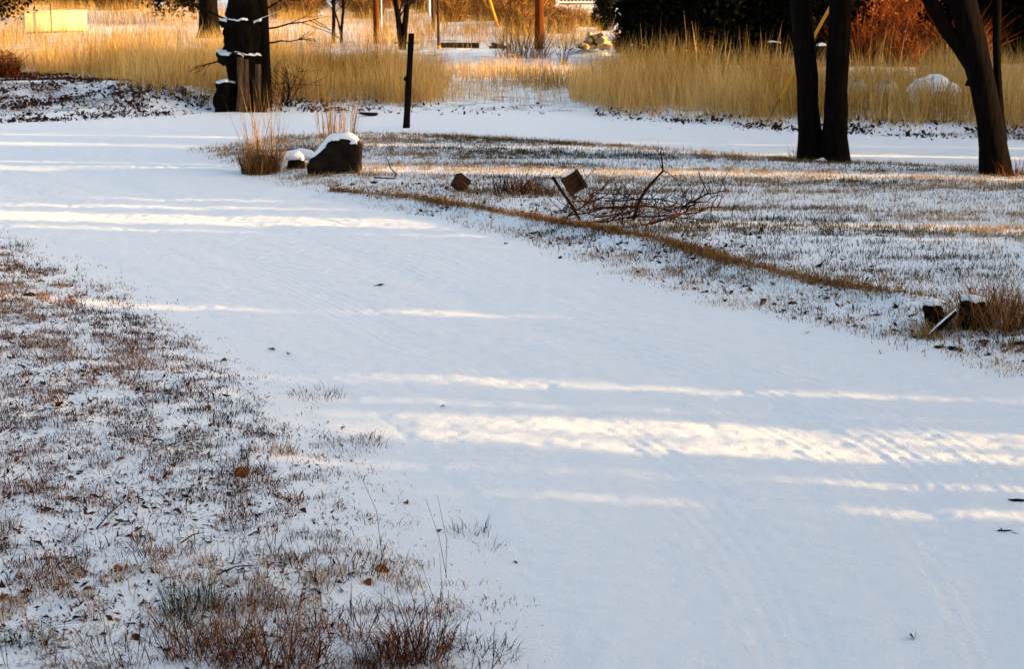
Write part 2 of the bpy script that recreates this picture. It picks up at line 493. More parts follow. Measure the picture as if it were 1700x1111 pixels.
# ------------------------------------------------------------------ ground sheet
def build_ground():
    fine = np.linspace(-R(21), R(21), 340)
    co = np.concatenate([np.arange(-180, -24, 6), [-22.5]])
    ang = np.concatenate([np.radians(co), fine, -np.radians(co[::-1])[:-1]])
    rr = [0.0, 1.5, 3.0, 4.2]
    while rr[-1] < 60: rr.append(rr[-1] * 1.0055)
    while rr[-1] < 500: rr.append(rr[-1] * 1.035)
    rr = np.array(rr[1:])
    A, Rr = np.meshgrid(ang, rr)
    x = np.sin(A) * Rr; y = np.cos(A) * Rr
    sd = road_sd(x, y)
    z = height(x, y, sd)
    na, nr = len(ang), len(rr)
    V = np.stack([x, y, z], -1).reshape(-1, 3)
    i = np.arange(nr - 1)[:, None] * na; j = np.arange(na)[None]
    j2 = (j + 1) % na
    Q = np.stack([i + j, i + j2, i + na + j2, i + na + j], -1).reshape(-1, 4)
    V = np.vstack([V, [[0, 0, hz(0, 0)]]])
    T = np.stack([np.full(na, len(V) - 1), (np.arange(na) + 1) % na, np.arange(na)], 1)
    # how much old leaf litter and soil shows through the snow
    lit = np.zeros_like(x)
    lit = 0.93 * sstep(0.05, 0.9, sd)
    edge = pdist(x, y, LEg, False)
    lit = np.maximum(lit, (0.75 + 0.8 * fbm(x * 1.6, y * 1.6, 95, 3)) * np.exp(-(edge / 0.12) ** 2))
    lawn = ((x > -1.5) & (y > 12)) * sstep(0.1, 0.6, sd)
    lit = np.where(lawn > 0, np.maximum(0.86 * lawn, (0.75 + 0.8 * fbm(x * 1.6, y * 1.6, 95, 3)) * np.exp(-(edge / 0.12) ** 2)), lit)
    lit = lit + 0.12 * sstep(26, 30, y) * (sd > 0.3)
    lit = np.where(y > 55, 0.9, lit)
    o = obj('ground', np_mesh('ground', V, [Q, T], M['ground'], {'litter': np.append(lit.ravel(), 0.5)}, True))
    tag(o, kind='structure')
    bpy.context.view_layer.update()

def resample(pts, n):
    s = np.concatenate([[0], np.cumsum(np.hypot(*np.diff(pts, axis=0).T))])
    t = np.linspace(0, s[-1], n)
    # smooth a little by averaging the linear interpolation with a wider window
    X = np.interp(t, s, pts[:, 0]); Y = np.interp(t, s, pts[:, 1])
    k = max(3, n // 40); w = np.ones(2 * k + 1) / (2 * k + 1)
    pad = lambda a: np.concatenate([2 * a[0] - a[k:0:-1], a, 2 * a[-1] - a[-2:-k - 2:-1]])
    return np.stack([np.convolve(pad(X), w, 'valid'), np.convolve(pad(Y), w, 'valid')], 1)

def build_road(name, L, Rt, na, nc, relief):
    a = resample(L, na); b = resample(Rt, na)
    t = np.linspace(-0.012, 1.012, nc)
    x = a[:, None, 0] * (1 - t) + b[:, None, 0] * t
    y = a[:, None, 1] * (1 - t) + b[:, None, 1] * t
    wd = np.hypot(*(b - a).T)[:, None]
    e = np.minimum(t, 1 - t)[None] * wd
    z = -0.006 + 0.014 * sstep(0.0, 0.25, e)
    ss = np.concatenate([[0], np.cumsum(np.hypot(*np.diff((a + b) / 2, axis=0).T))])[:, None] + 0 * x
    wob = 0.025 * (fbm(ss * 0.3, ss * 0, 4, 2) - 0.5)
    if relief:
        for c, w, dp in ((0.30, 0.045, 0.011), (0.56, 0.05, 0.015), (0.44, 0.02, 0.004), (0.76, 0.018, 0.004), (0.20, 0.02, 0.004), (0.85, 0.02, 0.004)):
            z = z - dp * np.exp(-((t[None] + wob - c) / w) ** 2)
            if w <= 0.02 or c == 0.62:
                ln = np.exp(-((t[None] + wob - c) / (w * 0.7)) ** 2)
                z = z + 0.002 * ln * np.sin(ss * 42 + 40 * np.abs(t[None] + wob - c)) * sstep(0.35, 0.6, fbm(ss * 0.7, ss * 0 + c * 9, 8, 2))
    if relief:
        for c, hw, sd_ in ((0.27, 0.04, 2), (0.33, 0.03, 5), (0.52, 0.03, 9), (0.62, 0.045, 14), (0.71, 0.035, 23)):
            q = t[None] + wob * 1.3 - c
            on = sstep(hw, hw * 0.7, np.abs(q)) * sstep(0.42, 0.58, fbm(ss * 0.5, ss * 0 + c * 31, sd_, 2))
            z = z + 0.0028 * on * np.sin(q * wd * 2 * np.pi / 0.075) * (0.6 + 0.4 * np.sin(ss * 60 + q * wd * 30))
    z = z + 0.014 * (fbm(x * 3, y * 3, 31, 3) - 0.5) + 0.012 * (fbm(x * 14, y * 14, 33, 2) - 0.5)
    V = np.stack([x, y, z], -1).reshape(-1, 3)
    i = np.arange(na - 1)[:, None] * nc; j = np.arange(nc - 1)[None]
    Q = np.stack([i + j, i + j + 1, i + nc + j + 1, i + nc + j], -1).reshape(-1, 4)
    me = np_mesh(name, V, [Q[:, ::-1]], M['road'], None, True)
    if sum(p.normal.z for p in list(me.polygons)[:50]) < 0: me.flip_normals()
    tag(obj(name, me), kind='structure')

build_ground()
build_road('driveway', DLg, DRg, 900, 230, True)
build_road('side_track', TNg, TFg, 220, 30, False)

# ------------------------------------------------------------------ grass scatter
def scatter(x0, x1, y0, y1, dens):
    n = int((x1 - x0) * (y1 - y0) * dens)
    return rng.uniform(x0, x1, n), rng.uniform(y0, y1, n)

def in_view(x, y, m=60):
    px = 850 + FPX * x / (y * math.cos(R(PITCH)) + CAM_H * math.sin(R(PITCH)))
    return (px > -m) & (px < 1700 + m)

def soft_sd(x, y):
    return road_sd(x, y) + 0.25 * (fbm(x * 3.5, y * 3.5, 51, 3) - 0.5)

def stuff(name, label, cat, mat, V, F, rnd):
    o = obj(name, np_mesh(name, V, F, mat, {'rnd': rnd}))
    return tag(o, label, cat, kind='stuff')

# left bank, in front
def left_bank():
    x, y = scatter(-6.5, 0.6, 5.3, 18.5, 9000)
    k = in_view(x, y) & (x < np.interp(y, DLg[::1, 1], DLg[:, 0]) + 0.3)
    x, y = x[k], y[k]
    sd = soft_sd(x, y)
    clump = fbm(x * 1.7, y * 1.7, 61, 3)
    small = fbm(x * 9, y * 9, 63, 2)
    pr = sstep(-0.05, 0.7, sd) * (0.45 + 0.55 * sstep(0.38, 0.66, clump)) * (0.06 + 0.94 * sstep(0.45, 0.66, small))
    pr = pr * 1.5 + 0.02 * sstep(0.1, 0.6, sd)
    pr = pr + 0.55 * np.exp(-((x + 0.75) / 0.42) ** 2 - ((y - 6.55) / 0.45) ** 2) * sstep(0.0, 0.4, sd) * sstep(0.40, 0.62, small)
    # thin outliers at the road edge
    pr = np.maximum(pr, 0.10 * sstep(-0.12, 0.05, sd) * sstep(0.5, 0.6, small))
    k = rng.uniform(size=len(x)) < pr
    x, y, sd, clump = x[k], y[k], sd[k], clump[k]
    n = len(x)
    z = height(x, y) - 0.005
    hgt = rng.gamma(3, 0.012, n) * (0.6 + 0.6 * sstep(0.1, 0.8, sd)) * (0.8 + 0.3 * sstep(9, 6.5, y))
    wid = rng.uniform(0.0022, 0.005, n) * (1 + 0.5 * sstep(8, 15, y))
    rnd = np.clip(fbm(x * 1.1, y * 1.1, 71, 2) + rng.normal(0, 0.25, n) - 0.02 + 0.15 * sstep(0.5, 0.1, sd), 0, 1)
    V, F, r = blades_np(np.stack([x, y, z], 1), hgt, wid, rng.uniform(0, 6.28, n), np.abs(rng.normal(0.7, 0.4, n)), rnd, 0.6)
    stuff('bank_grass', 'short dark and frosted grass blades poking through snow left of the driveway', 'grass', M['bank'], V, F, r)
    # broken leaves and bits lying flat
    x, y = scatter(-6.5, 0.6, 5.3, 18.5, 900)
    k = in_view(x, y) & (x < np.interp(y, DLg[:, 1], DLg[:, 0]) + 0.3)
    x, y = x[k], y[k]; sd = soft_sd(x, y)
    cl = fbm(x * 2.2, y * 2.2, 67, 3)
    k = rng.uniform(size=len(x)) < sstep(0.15, 1.1, sd) * (0.1 + 0.9 * sstep(0.42, 0.6, cl))
    x, y = x[k], y[k]; n = len(x)
    V, F, r = quads_np(np.stack([x, y, height(x, y) + 0.006], 1), rng.gamma(2.5, 0.0022, n) + 0.003, rng.uniform(0, 1, n) ** 1.3, 0.8, 2.8)
    stuff('leaf_litter', 'small dark leaf scraps scattered over the snowy bank left of the driveway', 'leaf litter', M['litter'], V, F, r)
left_bank()

def lawn():
    x, y = scatter(-4.5, 8.5, 10.0, 26, 5200)
    k = in_view(x, y) & (x > np.interp(y, DRg[:, 1], DRg[:, 0]) - 0.3)
    x, y = x[k], y[k]
    sd = soft_sd(x, y)
    clump = fbm(x * 0.4, y * 3.0, 81, 3)          # mown rows run across
    small = fbm(x * 7, y * 9, 83, 2)
    pr = sstep(-0.08, 0.5, sd) * (0.22 + 0.78 * sstep(0.40, 0.64, clump)) * (0.25 + 0.75 * sstep(0.42, 0.62, small))
    sun_streak = np.exp(-((x * 0.139 + y * 0.99 - 20.75) / 0.5) ** 2)      # blades thinned and coloured tan here to brighten the sun streak
    pr = pr * (1 - 0.55 * sun_streak)
    pr = np.maximum(pr, 0.3 * sstep(-0.05, 0.25, sd) * sstep(1.3, 0.6, sd) * sstep(0.40, 0.6, small))
    k = rng.uniform(size=len(x)) < pr
    x, y, sd = x[k], y[k], sd[k]; n = len(x)
    hgt = rng.gamma(4, 0.008, n) + 0.01
    wid = rng.uniform(0.003, 0.0065, n)
    rnd = np.clip(0.27 + 0.9 * (fbm(x * 0.7, y * 1.3, 85, 2) - 0.25) + rng.normal(0, 0.2, n) + 0.25 * sstep(0.8, 0.1, sd) + 0.4 * np.exp(-((x * 0.139 + y * 0.99 - 20.75) / 0.5) ** 2) - 0.25 * sstep(0.55, 0.68, fbm(x * 0.5, y * 0.8, 87, 2)), 0, 1)  # extra tan painted into the blades along the sun streak
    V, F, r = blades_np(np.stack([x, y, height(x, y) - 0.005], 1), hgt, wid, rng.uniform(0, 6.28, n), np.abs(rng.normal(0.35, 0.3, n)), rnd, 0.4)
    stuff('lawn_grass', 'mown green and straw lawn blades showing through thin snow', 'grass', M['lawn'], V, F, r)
    # brown lawn edge
    t = rng.uniform(0, 1, 11000)
    rs = resample(LEg, 200)
    X = np.interp(t, np.linspace(0, 1, 200), rs[:, 0]); Y = np.interp(t, np.linspace(0, 1, 200), rs[:, 1])
    k = rng.uniform(size=len(X)) < 0.38 + 0.62 * sstep(0.40, 0.62, fbm(X * 1.6, Y * 1.6, 95, 3)); X, Y = X[k], Y[k]
    n = len(X); wv = 0.02 + 0.09 * fbm(X * 1.1, Y * 1.1, 97, 2); X = X + rng.normal(0, 1, n) * wv; Y = Y + rng.normal(0, 1, n) * wv + 0.03
    V, F, r = blades_np(np.stack([X, Y, height(X, Y) - 0.005], 1), rng.gamma(4, 0.011, n) + 0.02, rng.uniform(0.004, 0.008, n), rng.uniform(0, 6.28, n), np.abs(rng.normal(0.5, 0.4, n)), rng.uniform(0, 1, n), 0.5)
    stuff('edge_grass', 'brown dead grass along the raised lawn edge beside the driveway', 'grass', M['ridge'], V, F, r)
    # verge between lawn edge and driveway, bits of leaf
    x, y = scatter(-4, 6, 9.5, 20, 160)
    k = in_view(x, y) & (x > np.interp(y, DRg[:, 1], DRg[:, 0]) - 0.2)
    x, y = x[k], y[k]; sd = soft_sd(x, y)
    k = rng.uniform(size=len(x)) < sstep(0.05, 0.3, sd) * sstep(2.2, 0.8, sd) * (0.2 + 0.8 * sstep(0.45, 0.6, fbm(x * 2, y * 2, 91, 3)))
    x, y = x[k], y[k]; n = len(x)
    V, F, r = quads_np(np.stack([x, y, height(x, y) + 0.008], 1), rng.gamma(3, 0.005, n) + 0.006, rng.uniform(0, 1, n) ** 1.4, 0.6, 2.2)
    stuff('verge_litter', 'dark leaf scraps on the snowy verge between driveway and lawn edge', 'leaf litter', M['litter'], V, F, r)
lawn()

def poly_scatter(poly_px, dens):
    pg = g(poly_px)
    x0, y0 = pg.min(0); x1, y1 = pg.max(0)
    x, y = scatter(x0, x1, y0, y1, dens)
    xx = x + 0.9 * (fbm(x * 0.9, y * 0.9, 101, 3) - 0.5) + rng.normal(0, 0.25, len(x)); yy = y + 1.8 * (fbm(x * 1.1, y * 0.9, 103, 4) - 0.5) + rng.normal(0, 0.3, len(x))
    k = pip(xx, yy, pg) & in_view(x, y, 150)
    return x[k], y[k]

def tall(name, label, poly, dens, hmean, hsd, tilt=0.2, patch=0.6):
    x, y = poly_scatter(poly, dens)
    cl = fbm(x * 1.1, y * 0.9, 111, 4)
    k = rng.uniform(size=len(x)) < (1 - patch) + patch * sstep(0.38, 0.58, cl)
    x, y, cl = x[k], y[k], cl[k]; n = len(x)
    sd = road_sd(x, y); k = sd > 0.12; x, y, cl = x[k], y[k], cl[k]; n = len(x)
    hgt = np.clip(rng.normal(hmean, hsd, n) * (0.3 + 1.4 * cl) * np.where(rng.uniform(size=n) < 0.2, rng.uniform(0.4, 0.8, n), 1), 0.12, None)
    rnd = np.clip(0.5 + 1.1 * (fbm(x * 0.6, y * 0.6, 115, 2) - 0.5) + rng.normal(0, 0.3, n), 0, 1)
    V, F, r = blades_np(np.stack([x, y, height(x, y) - 0.01], 1), hgt, rng.uniform(0.005, 0.010, n), rng.uniform(0, 6.28, n), np.abs(rng.normal(tilt * 0.6, tilt, n)), rnd, rng.uniform(0, 0.5, n))
    stuff(name, label, 'grass', M['straw'], V, F, r)

tall('tall_grass', 'tall straw-coloured dry grass behind the driveway bend around the dead tree',
     [(-120, 128), (60, 126), (170, 135), (235, 178), (300, 184), (400, 181), (520, 178), (650, 176), (735, 176), (740, 148), (690, 132), (560, 122), (300, 112), (-150, 106)], 560, 0.6, 0.15)
tall('tall_grass', 'tall straw-coloured dry grass behind the twin-trunked tree and side track',
     [(945, 165), (980, 185), (1100, 192), (1300, 203), (1500, 211), (1700, 220), (1850, 226), (1850, 150), (1500, 146), (1200, 140), (1010, 138)], 560, 0.6, 0.15)
tall('low_grass', 'low straw grass patch on the snow between the two tall grass stands',
     [(700, 118), (960, 124), (1010, 132), (960, 160), (890, 152), (820, 136), (730, 133)], 210, 0.33, 0.08)
tall('low_grass', 'low straw tongue of grass in front of the snowy gap beyond the fence post',
     [(640, 177), (735, 180), (838, 180), (835, 170), (770, 158), (700, 150), (640, 150)], 330, 0.42, 0.1)
tall('broken_grass', 'short broken straw stems leaning out at the foot of the tall grass behind the track',
     [(960, 178), (985, 192), (1100, 198), (1300, 210), (1500, 218), (1700, 227), (1700, 214), (1400, 202), (1200, 192), (1050, 184)], 150, 0.26, 0.1, tilt=0.6, patch=0.8)
tall('gap_grass', 'thin patchy grass in the snowy gap between the two tall grass stands',
     [(735, 175), (985, 188), (960, 150), (880, 128), (730, 130)], 60, 0.22, 0.07, patch=0.8)
tall('far_grass', 'sparse pale dry grass on the sunlit snow field behind the tall grass',
     [(-120, 86), (600, 88), (1000, 86), (1000, 40), (600, 38), (-120, 34)], 85, 0.45, 0.13, patch=0.8)

# dark leaf litter on the far bank at the left and along the foot of the far grass
def far_litter():
    xs, ys = [], []
    for poly, dens in (([(-120, 205), (0, 204), (230, 200), (330, 188), (250, 170), (180, 132), (60, 124), (-120, 124)], 480),
                       ([(980, 185), (1300, 200), (1700, 216), (1800, 225), (1800, 236), (1700, 232), (1300, 216), (1050, 205)], 280),
                       ([(600, 180), (900, 178), (900, 192), (600, 190)], 45),
                       ([(225, 182), (420, 178), (640, 172), (640, 184), (480, 188), (330, 190), (260, 196)], 260)):
        x, y = poly_scatter(poly, dens); xs.append(x); ys.append(y)
    x = np.concatenate(xs); y = np.concatenate(ys)
    k = rng.uniform(size=len(x)) < 0.15 + 0.85 * sstep(0.42, 0.6, fbm(x * 1.6, y * 1.6, 121, 3))
    x, y = x[k], y[k]; n = len(x)
    V, F, r = quads_np(np.stack([x, y, height(x, y) + 0.025], 1), rng.gamma(3, 0.007, n) + 0.01, rng.uniform(0, 0.7, n), 1.0, 2.0)
    stuff('far_litter', 'dark dead leaves and stems on the snowy bank at the foot of the tall grass', 'leaf litter', M['litter'], V, F, r)
far_litter()

# ------------------------------------------------------------------ single grass tufts
def tuft_mesh(name, n, rad, h, hs, wid, mat, lean=0.35, tilt_out=0.5):
    lean = lean * (0.6 if h > 0.4 else 1)
    a = rng.uniform(0, 6.28, n); q = rad * np.sqrt(rng.uniform(0, 1, n))
    pos = np.stack([np.cos(a) * q, np.sin(a) * q, np.full(n, -0.01)], 1)
    hg = np.clip(rng.normal(h, hs, n), h * 0.25, None)
    V, F, r = blades_np(pos, hg, rng.uniform(wid * 0.6, wid * 1.3, n), rng.uniform(0, 6.28, n),
                        np.abs(rng.normal(lean * 0.4, lean * 0.8, n)) + tilt_out * q / rad * 0.4, rng.uniform(0, 1, n), rng.uniform(0.05, 1.0, n) * (1.2 if rad < 0.19 else 0.5) * (0.3 if h > 0.4 else 1), a + rng.normal(0, 1.2, n))
    return np_mesh(name, V, F, mat, {'rnd': r})

def tuft(px, py, n, rad, h, hs, wid, mat, label, name='grass_tuft', group=None, lean=0.35, out=0.5):
    p = P(px, py)
    o = obj(name, tuft_mesh(name, n, rad, h, hs, wid, M[mat], lean, out), loc=p)
    return tag(o, label, 'grass', group)

tuft(433, 288, 1000, 0.22, 0.27, 0.11, 0.008, 'clump', 'dense brown grass clump left of the snow-capped boulder', lean=0.2)
tuft(437, 284, 60, 0.2, 0.85, 0.16, 0.008, 'tan_tuft', 'tall thin dry stalks rising from the clump left of the boulder', 'grass_stalks', lean=0.18, out=0.3)
tuft(468, 270, 20, 0.12, 0.55, 0.12, 0.005, 'tan_tuft', 'few tall dry stalks between grass clump and small rock', 'grass_stalks', lean=0.15, out=0.2)
tuft(560, 238, 90, 0.27, 0.62, 0.1, 0.009, 'tan_tuft', 'upright dry stalks standing behind the snow-capped boulder', 'grass_stalks', lean=0.16, out=0.3)
tuft(860, 320, 260, 0.26, 0.19, 0.06, 0.009, 'red_tuft', 'dark brown stubble between the tilted block and the tilted board', lean=0.4)
tuft(905, 325, 120, 0.14, 0.16, 0.06, 0.007, 'clump', 'dry brown weeds at the left foot of the tilted board', lean=0.5)
tuft(975, 345, 90, 0.2, 0.12, 0.05, 0.006, 'tan_tuft', 'thin tan grass under the tilted board and stick', lean=0.6)
tuft(610, 292, 110, 0.16, 0.12, 0.05, 0.006, 'tan_tuft', 'short tan grass at the right foot of the boulder', lean=0.5)
tuft(520, 296, 140, 0.2, 0.08, 0.03, 0.006, 'lawn', 'low green grass along the front foot of the boulder', lean=0.6)
tuft(800, 318, 70, 0.14, 0.12, 0.04, 0.006, 'tan_tuft', 'pale brown grass clump right of the small tilted block', lean=0.6, out=1.0)
tuft(857, 315, 12, 0.2, 0.42, 0.1, 0.004, 'tan_tuft', 'thin pale stalks rising from the dark stubble', 'grass_stalks', lean=0.1, out=0.1)
tuft(1590, 545, 320, 0.17, 0.24, 0.07, 0.005, 'clump', 'brown grass clump growing between the two snow-capped stump pieces', lean=0.4, out=0.8)
tuft(1672, 540, 800, 0.28, 0.32, 0.09, 0.0055, 'clump', 'big red-brown grass clump right of the snow-capped stump pieces', lean=0.4, out=0.9)
tuft(1538, 560, 120, 0.09, 0.13, 0.05, 0.005, 'tan_tuft', 'small brown grass clump at the left foot of the stump', lean=0.5, out=1.0)
tuft(1330, 262, 60, 0.16, 0.16, 0.06, 0.006, 'red_tuft', 'dark stubble at the foot of the twin-trunked tree', lean=0.4)
tuft(1690, 295, 90, 0.22, 0.22, 0.08, 0.006, 'red_tuft', 'dark stems at the foot of the leaning tree', lean=0.3)
tuft(440, 184, 70, 0.28, 0.5, 0.15, 0.01, 'clump', 'brown weeds standing at the foot of the dead tiered tree', 'weeds', lean=0.3)
for px_, py_ in ((1105, 128), (1170, 126), (1265, 132), (1450, 134), (1570, 136)):
    tuft(px_, py_, 30, 0.5, 1.0, 0.2, 0.009, 'straw', 'sparse tall straw stems reaching above the tall grass before the junipers', 'grass_stalks', 'tall stems before the junipers', lean=0.1, out=0.2)
# foreground
tuft(690, 1090, 230, 0.115, 0.19, 0.06, 0.0042, 'red_tuft', 'tallest red-brown grass clump at the driveway edge', lean=0.45, out=0.8)
tuft(640, 1105, 180, 0.1, 0.12, 0.04, 0.0042, 'red_tuft', 'short dark red grass clump left of the tallest red-brown clump', lean=0.5, out=0.9)
tuft(455, 1110, 330, 0.18, 0.16, 0.05, 0.0042, 'red_tuft', 'wide red-brown grass clump of crossing stems on the bank', lean=0.55, out=0.8)
tuft(340, 1095, 180, 0.14, 0.14, 0.05, 0.0042, 'red_tuft', 'loose red-brown grass clump with long bent blades', lean=0.6, out=0.9)
tuft(320, 1010, 230, 0.12, 0.14, 0.04, 0.003, 'green_tuft', 'dark green upright grass clump on the snowy bank', lean=0.4, out=0.6)
tuft(290, 1035, 130, 0.07, 0.10, 0.03, 0.004, 'green_tuft', 'dark green spreading blades fanning out low over snow', lean=0.9, out=1.6)
tuft(415, 1010, 160, 0.13, 0.10, 0.04, 0.003, 'red_tuft', 'dark stubbly grass clump right of the green upright clump', lean=0.5)
tuft(810, 1090, 120, 0.11, 0.07, 0.025, 0.0045, 'green_tuft', 'flattened green blades right of the tallest red-brown clump', lean=1.0, out=1.6)
tuft(780, 890, 60, 0.10, 0.07, 0.02, 0.003, 'green_tuft', 'small dark sprig at the driveway edge above the bend in the bank', lean=0.6)
tuft(812, 912, 45, 0.05, 0.06, 0.02, 0.003, 'green_tuft', 'small dark green sprig reaching furthest into the driveway', lean=0.9, out=1.4)
tuft(45, 1070, 90, 0.07, 0.09, 0.03, 0.003, 'green_tuft', 'dark spiky grass fan beside a snow hummock', lean=0.6, out=1.2)
tuft(175, 1085, 120, 0.12, 0.09, 0.03, 0.003, 'bank', 'frosted grey grass clump on the snow hummock', lean=0.8, out=1.2)
tuft(530, 900, 80, 0.12, 0.06, 0.02, 0.003, 'green_tuft', 'low green blades round a pale brown leaf', lean=0.6)
tuft(450, 930, 110, 0.13, 0.07, 0.02, 0.003, 'green_tuft', 'dark green low clump on the middle of the bank', lean=0.6)
tuft(455, 755, 120, 0.11, 0.08, 0.02, 0.0035, 'tan_tuft', 'yellowish sunlit grass clump on the bank beside the light streak', lean=0.6, out=1.0)
tuft(590, 745, 140, 0.16, 0.06, 0.02, 0.0035, 'ridge', 'rusty sunlit grass clump at the driveway edge', lean=0.6, out=1.0)
tuft(325, 728, 80, 0.08, 0.06, 0.02, 0.0035, 'tan_tuft', 'small tan grass clump on the upper bank', lean=0.6, out=1.0)
tuft(525, 660, 130, 0.18, 0.055, 0.02, 0.0035, 'red_tuft', 'red-brown stubble at the driveway edge by the first light streak', lean=0.5)
tuft(610, 735, 80, 0.10, 0.06, 0.02, 0.0035, 'red_tuft', 'dark stubble beside the rusty sunlit clump', lean=0.6)
tuft(35, 412, 60, 0.10, 0.10, 0.03, 0.005, 'green_tuft', 'dark tuft bent over by snow at the far end of the bank', lean=0.9, out=1.3)
tuft(420, 875, 90, 0.13, 0.06, 0.02, 0.003, 'red_tuft', 'reddish stubble beside curled leaves on the bank', lean=0.6)
tuft(80, 990, 70, 0.08, 0.06, 0.02, 0.003, 'red_tuft', 'dark bent blades on the left of the bank', lean=0.9, out=1.2)
for px_, py_, m_, lb in ((250, 1100, 'red_tuft', 'sparse red-brown stems left of the loose red-brown clump'), (385, 1050, 'red_tuft', 'sparse red-brown stems between green clump and wide red clump'), (520, 1060, 'red_tuft', 'sparse red-brown stems behind the wide red-brown clump'),
                        (565, 1100, 'red_tuft', 'sparse dark stems between the wide clump and short dark red clump'), (600, 1050, 'red_tuft', 'sparse red stems behind the short dark red clump'), (745, 1105, 'red_tuft', 'sparse red stems right of the tallest red-brown clump'),
                        (470, 985, 'red_tuft', 'thin scatter of red stems on the middle of the bank'), (560, 960, 'red_tuft', 'thin scatter of red stems beside the leaf caught upright'), (400, 905, 'red_tuft', 'thin scatter of rusty stems above the middle of the bank')):
    tuft(px_, py_, 75, 0.2, 0.09, 0.04, 0.0042, m_, lb, lean=0.8, out=0.6)
for px, py, h in ((212, 735, 0.30), (635, 930, 0.42), (742, 960, 0.34), (320, 1060, 0.36), (195, 1105, 0.22), (235, 1100, 0.2), (10, 1108, 0.3), (700, 1075, 0.36), (725, 1070, 0.34)):
    p = P(px, py); mb = MB()
    for k in range(random.choice((1, 2, 2))):
        d = Vector((random.gauss(-0.06, 0.12), random.gauss(0, 0.1), 1)).normalized()
        mid = d * h * 0.5; tip = d * h + Vector((random.gauss(-0.02, 0.02), 0, 0))
        o2 = Vector((random.gauss(0, 0.012), random.gauss(0, 0.012), -0.01)) * (k > 0)
        mb.tube([o2 + Vector((0, 0, -0.01)), o2 + mid, tip], [0.0014, 0.0011, 0.0005], 4)
    o = mb.build('dry_stalk', random.choice((M['bare_wood'], M['red_twig']))); o.location = p
    tag(o, 'single thin dry stalk standing up out of the snowy bank', 'stalk', 'thin stalks on the bank')

# ------------------------------------------------------------------ trunks with crowns above the picture
def foliage_np(centres, per, spread, size, s_sd=0.3):
    n = len(centres) * per
    c = np.repeat(np.asarray(centres), per, 0)
    pos = c + rng.normal(0, 1, (n, 3)) * np.asarray(spread)
    return quads_np(pos, np.clip(rng.normal(size, size * s_sd, n), size * 0.3, None), np.clip(np.repeat(rng.uniform(0, 1, len(centres)), per) * 0.6 + rng.uniform(0, 0.4, n), 0, 1))

def tree(name, base, stems, crown_c, crown_r, label, group=None, n_cl=150, per=40, leaf=0.09, limbs=7, mat='juniper', cat='tree'):
    """stems: list of (point list relative to base, radius list)"""
    root = empty(name, base)
    tag(root, label, cat, group)
    for pts, rad in stems:
        mb = MB()
        q = resample(np.array([(p[0], p[2]) for p in pts]), 14); q2 = resample(np.array([(p[1], p[2]) for p in pts]), 14)
        path = [Vector((q[i, 0], q2[i, 0], q[i, 1])) for i in range(14)]
        rr = np.interp(np.linspace(0, 1, 14), np.linspace(0, 1, len(rad)), rad)
        path = [path[0] - Vector((0, 0, 0.15))] + path
        rr = np.concatenate([[rr[0] * 1.6], rr]); rr[1] *= 1.28; rr[2] *= 1.05
        mb.tube(path, rr, 22, wob=0.10)
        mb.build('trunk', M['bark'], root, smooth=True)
        top = path[-1]
        lm = MB()
        for k in range(limbs):
            i = random.randint(9, 14)
            a = random.uniform(0, 6.28)
            branch(lm, path[i], (math.cos(a), math.sin(a), random.uniform(0.1, 0.7)), random.uniform(0.8, 1.8) * crown_r[0] / 2, rr[i] * 0.35, 2, 5, 0.5, 3)
        lm.build('limbs', M['bark'], root)
    u = rng.normal(size=(n_cl, 3)); u /= np.linalg.norm(u, axis=1, keepdims=True)
    u *= (rng.uniform(0.25, 1, n_cl) ** 0.45)[:, None]
    cc = np.asarray(crown_c) + u * np.asarray(crown_r)
    V, F, r = foliage_np(cc, per, (0.22, 0.22, 0.15), leaf)
    obj('crown', np_mesh('crown', V, F, M[mat], {'rnd': r}), root)
    return root

def at_px(base, px, py):
    """offset from base to the point seen at (px, py), in the plane facing the camera through base"""
    return P(px, py, base[1]) - base

b = P(1368, 268)
s1 = [at_px(b, 1348, 262), at_px(b, 1347, 180), at_px(b, 1340, 90), at_px(b, 1332, 0), at_px(b, 1318, -140), at_px(b, 1300, -330)]
s2 = [at_px(b, 1385, 272), at_px(b, 1385, 180), at_px(b, 1391, 90), at_px(b, 1396, 0), at_px(b, 1405, -140), at_px(b, 1425, -330)]
for q in s1: q.y += 0.12
tree('twin_trunk_tree', b, [(s1, [0.145, 0.135, 0.13, 0.125, 0.1, 0.06]), (s2, [0.155, 0.135, 0.135, 0.14, 0.11, 0.06])], (0.2, 0.2, 4.9), (2.3, 2.2, 2.2),
     'dark twin-trunked tree beside the snowy side track')
def base_snow(tr, off, w, h):
    rs = random.Random(int(w * 1000))
    me, bm = rock_mesh('snow', [(math.cos(a) * w * q, math.sin(a) * w * .6 * q, h * (1 - q * q) * rs.uniform(.6, 1.1)) for a in np.linspace(0, 6.28, 10)[:-1] for q in (1, .65, .25)], M['snow'], 2, .02, 9, .01)
    bm.free(); obj('snow', me, tr, off)
TT = bpy.data.objects['twin_trunk_tree']
base_snow(TT, (-0.03, -0.12, -0.03), 0.17, 0.11); base_snow(TT, (-0.26, -0.05, -0.04), 0.12, 0.06)
b = P(1655, 290)
s1 = [at_px(b, 1655, 288), at_px(b, 1644, 200), at_px(b, 1630, 110), at_px(b, 1600, 20), at_px(b, 1570, -100), at_px(b, 1530, -300)]
s2 = [at_px(b, 1664, 230), at_px(b, 1658, 160), at_px(b, 1655, 100), at_px(b, 1655, 20), at_px(b, 1660, -100), at_px(b, 1690, -300)]
s3 = [at_px(b, 1625, 120), at_px(b, 1592, 80), at_px(b, 1560, 40), at_px(b, 1535, -10), at_px(b, 1505, -90), at_px(b, 1480, -200)]
for q in s2: q.y += 0.05
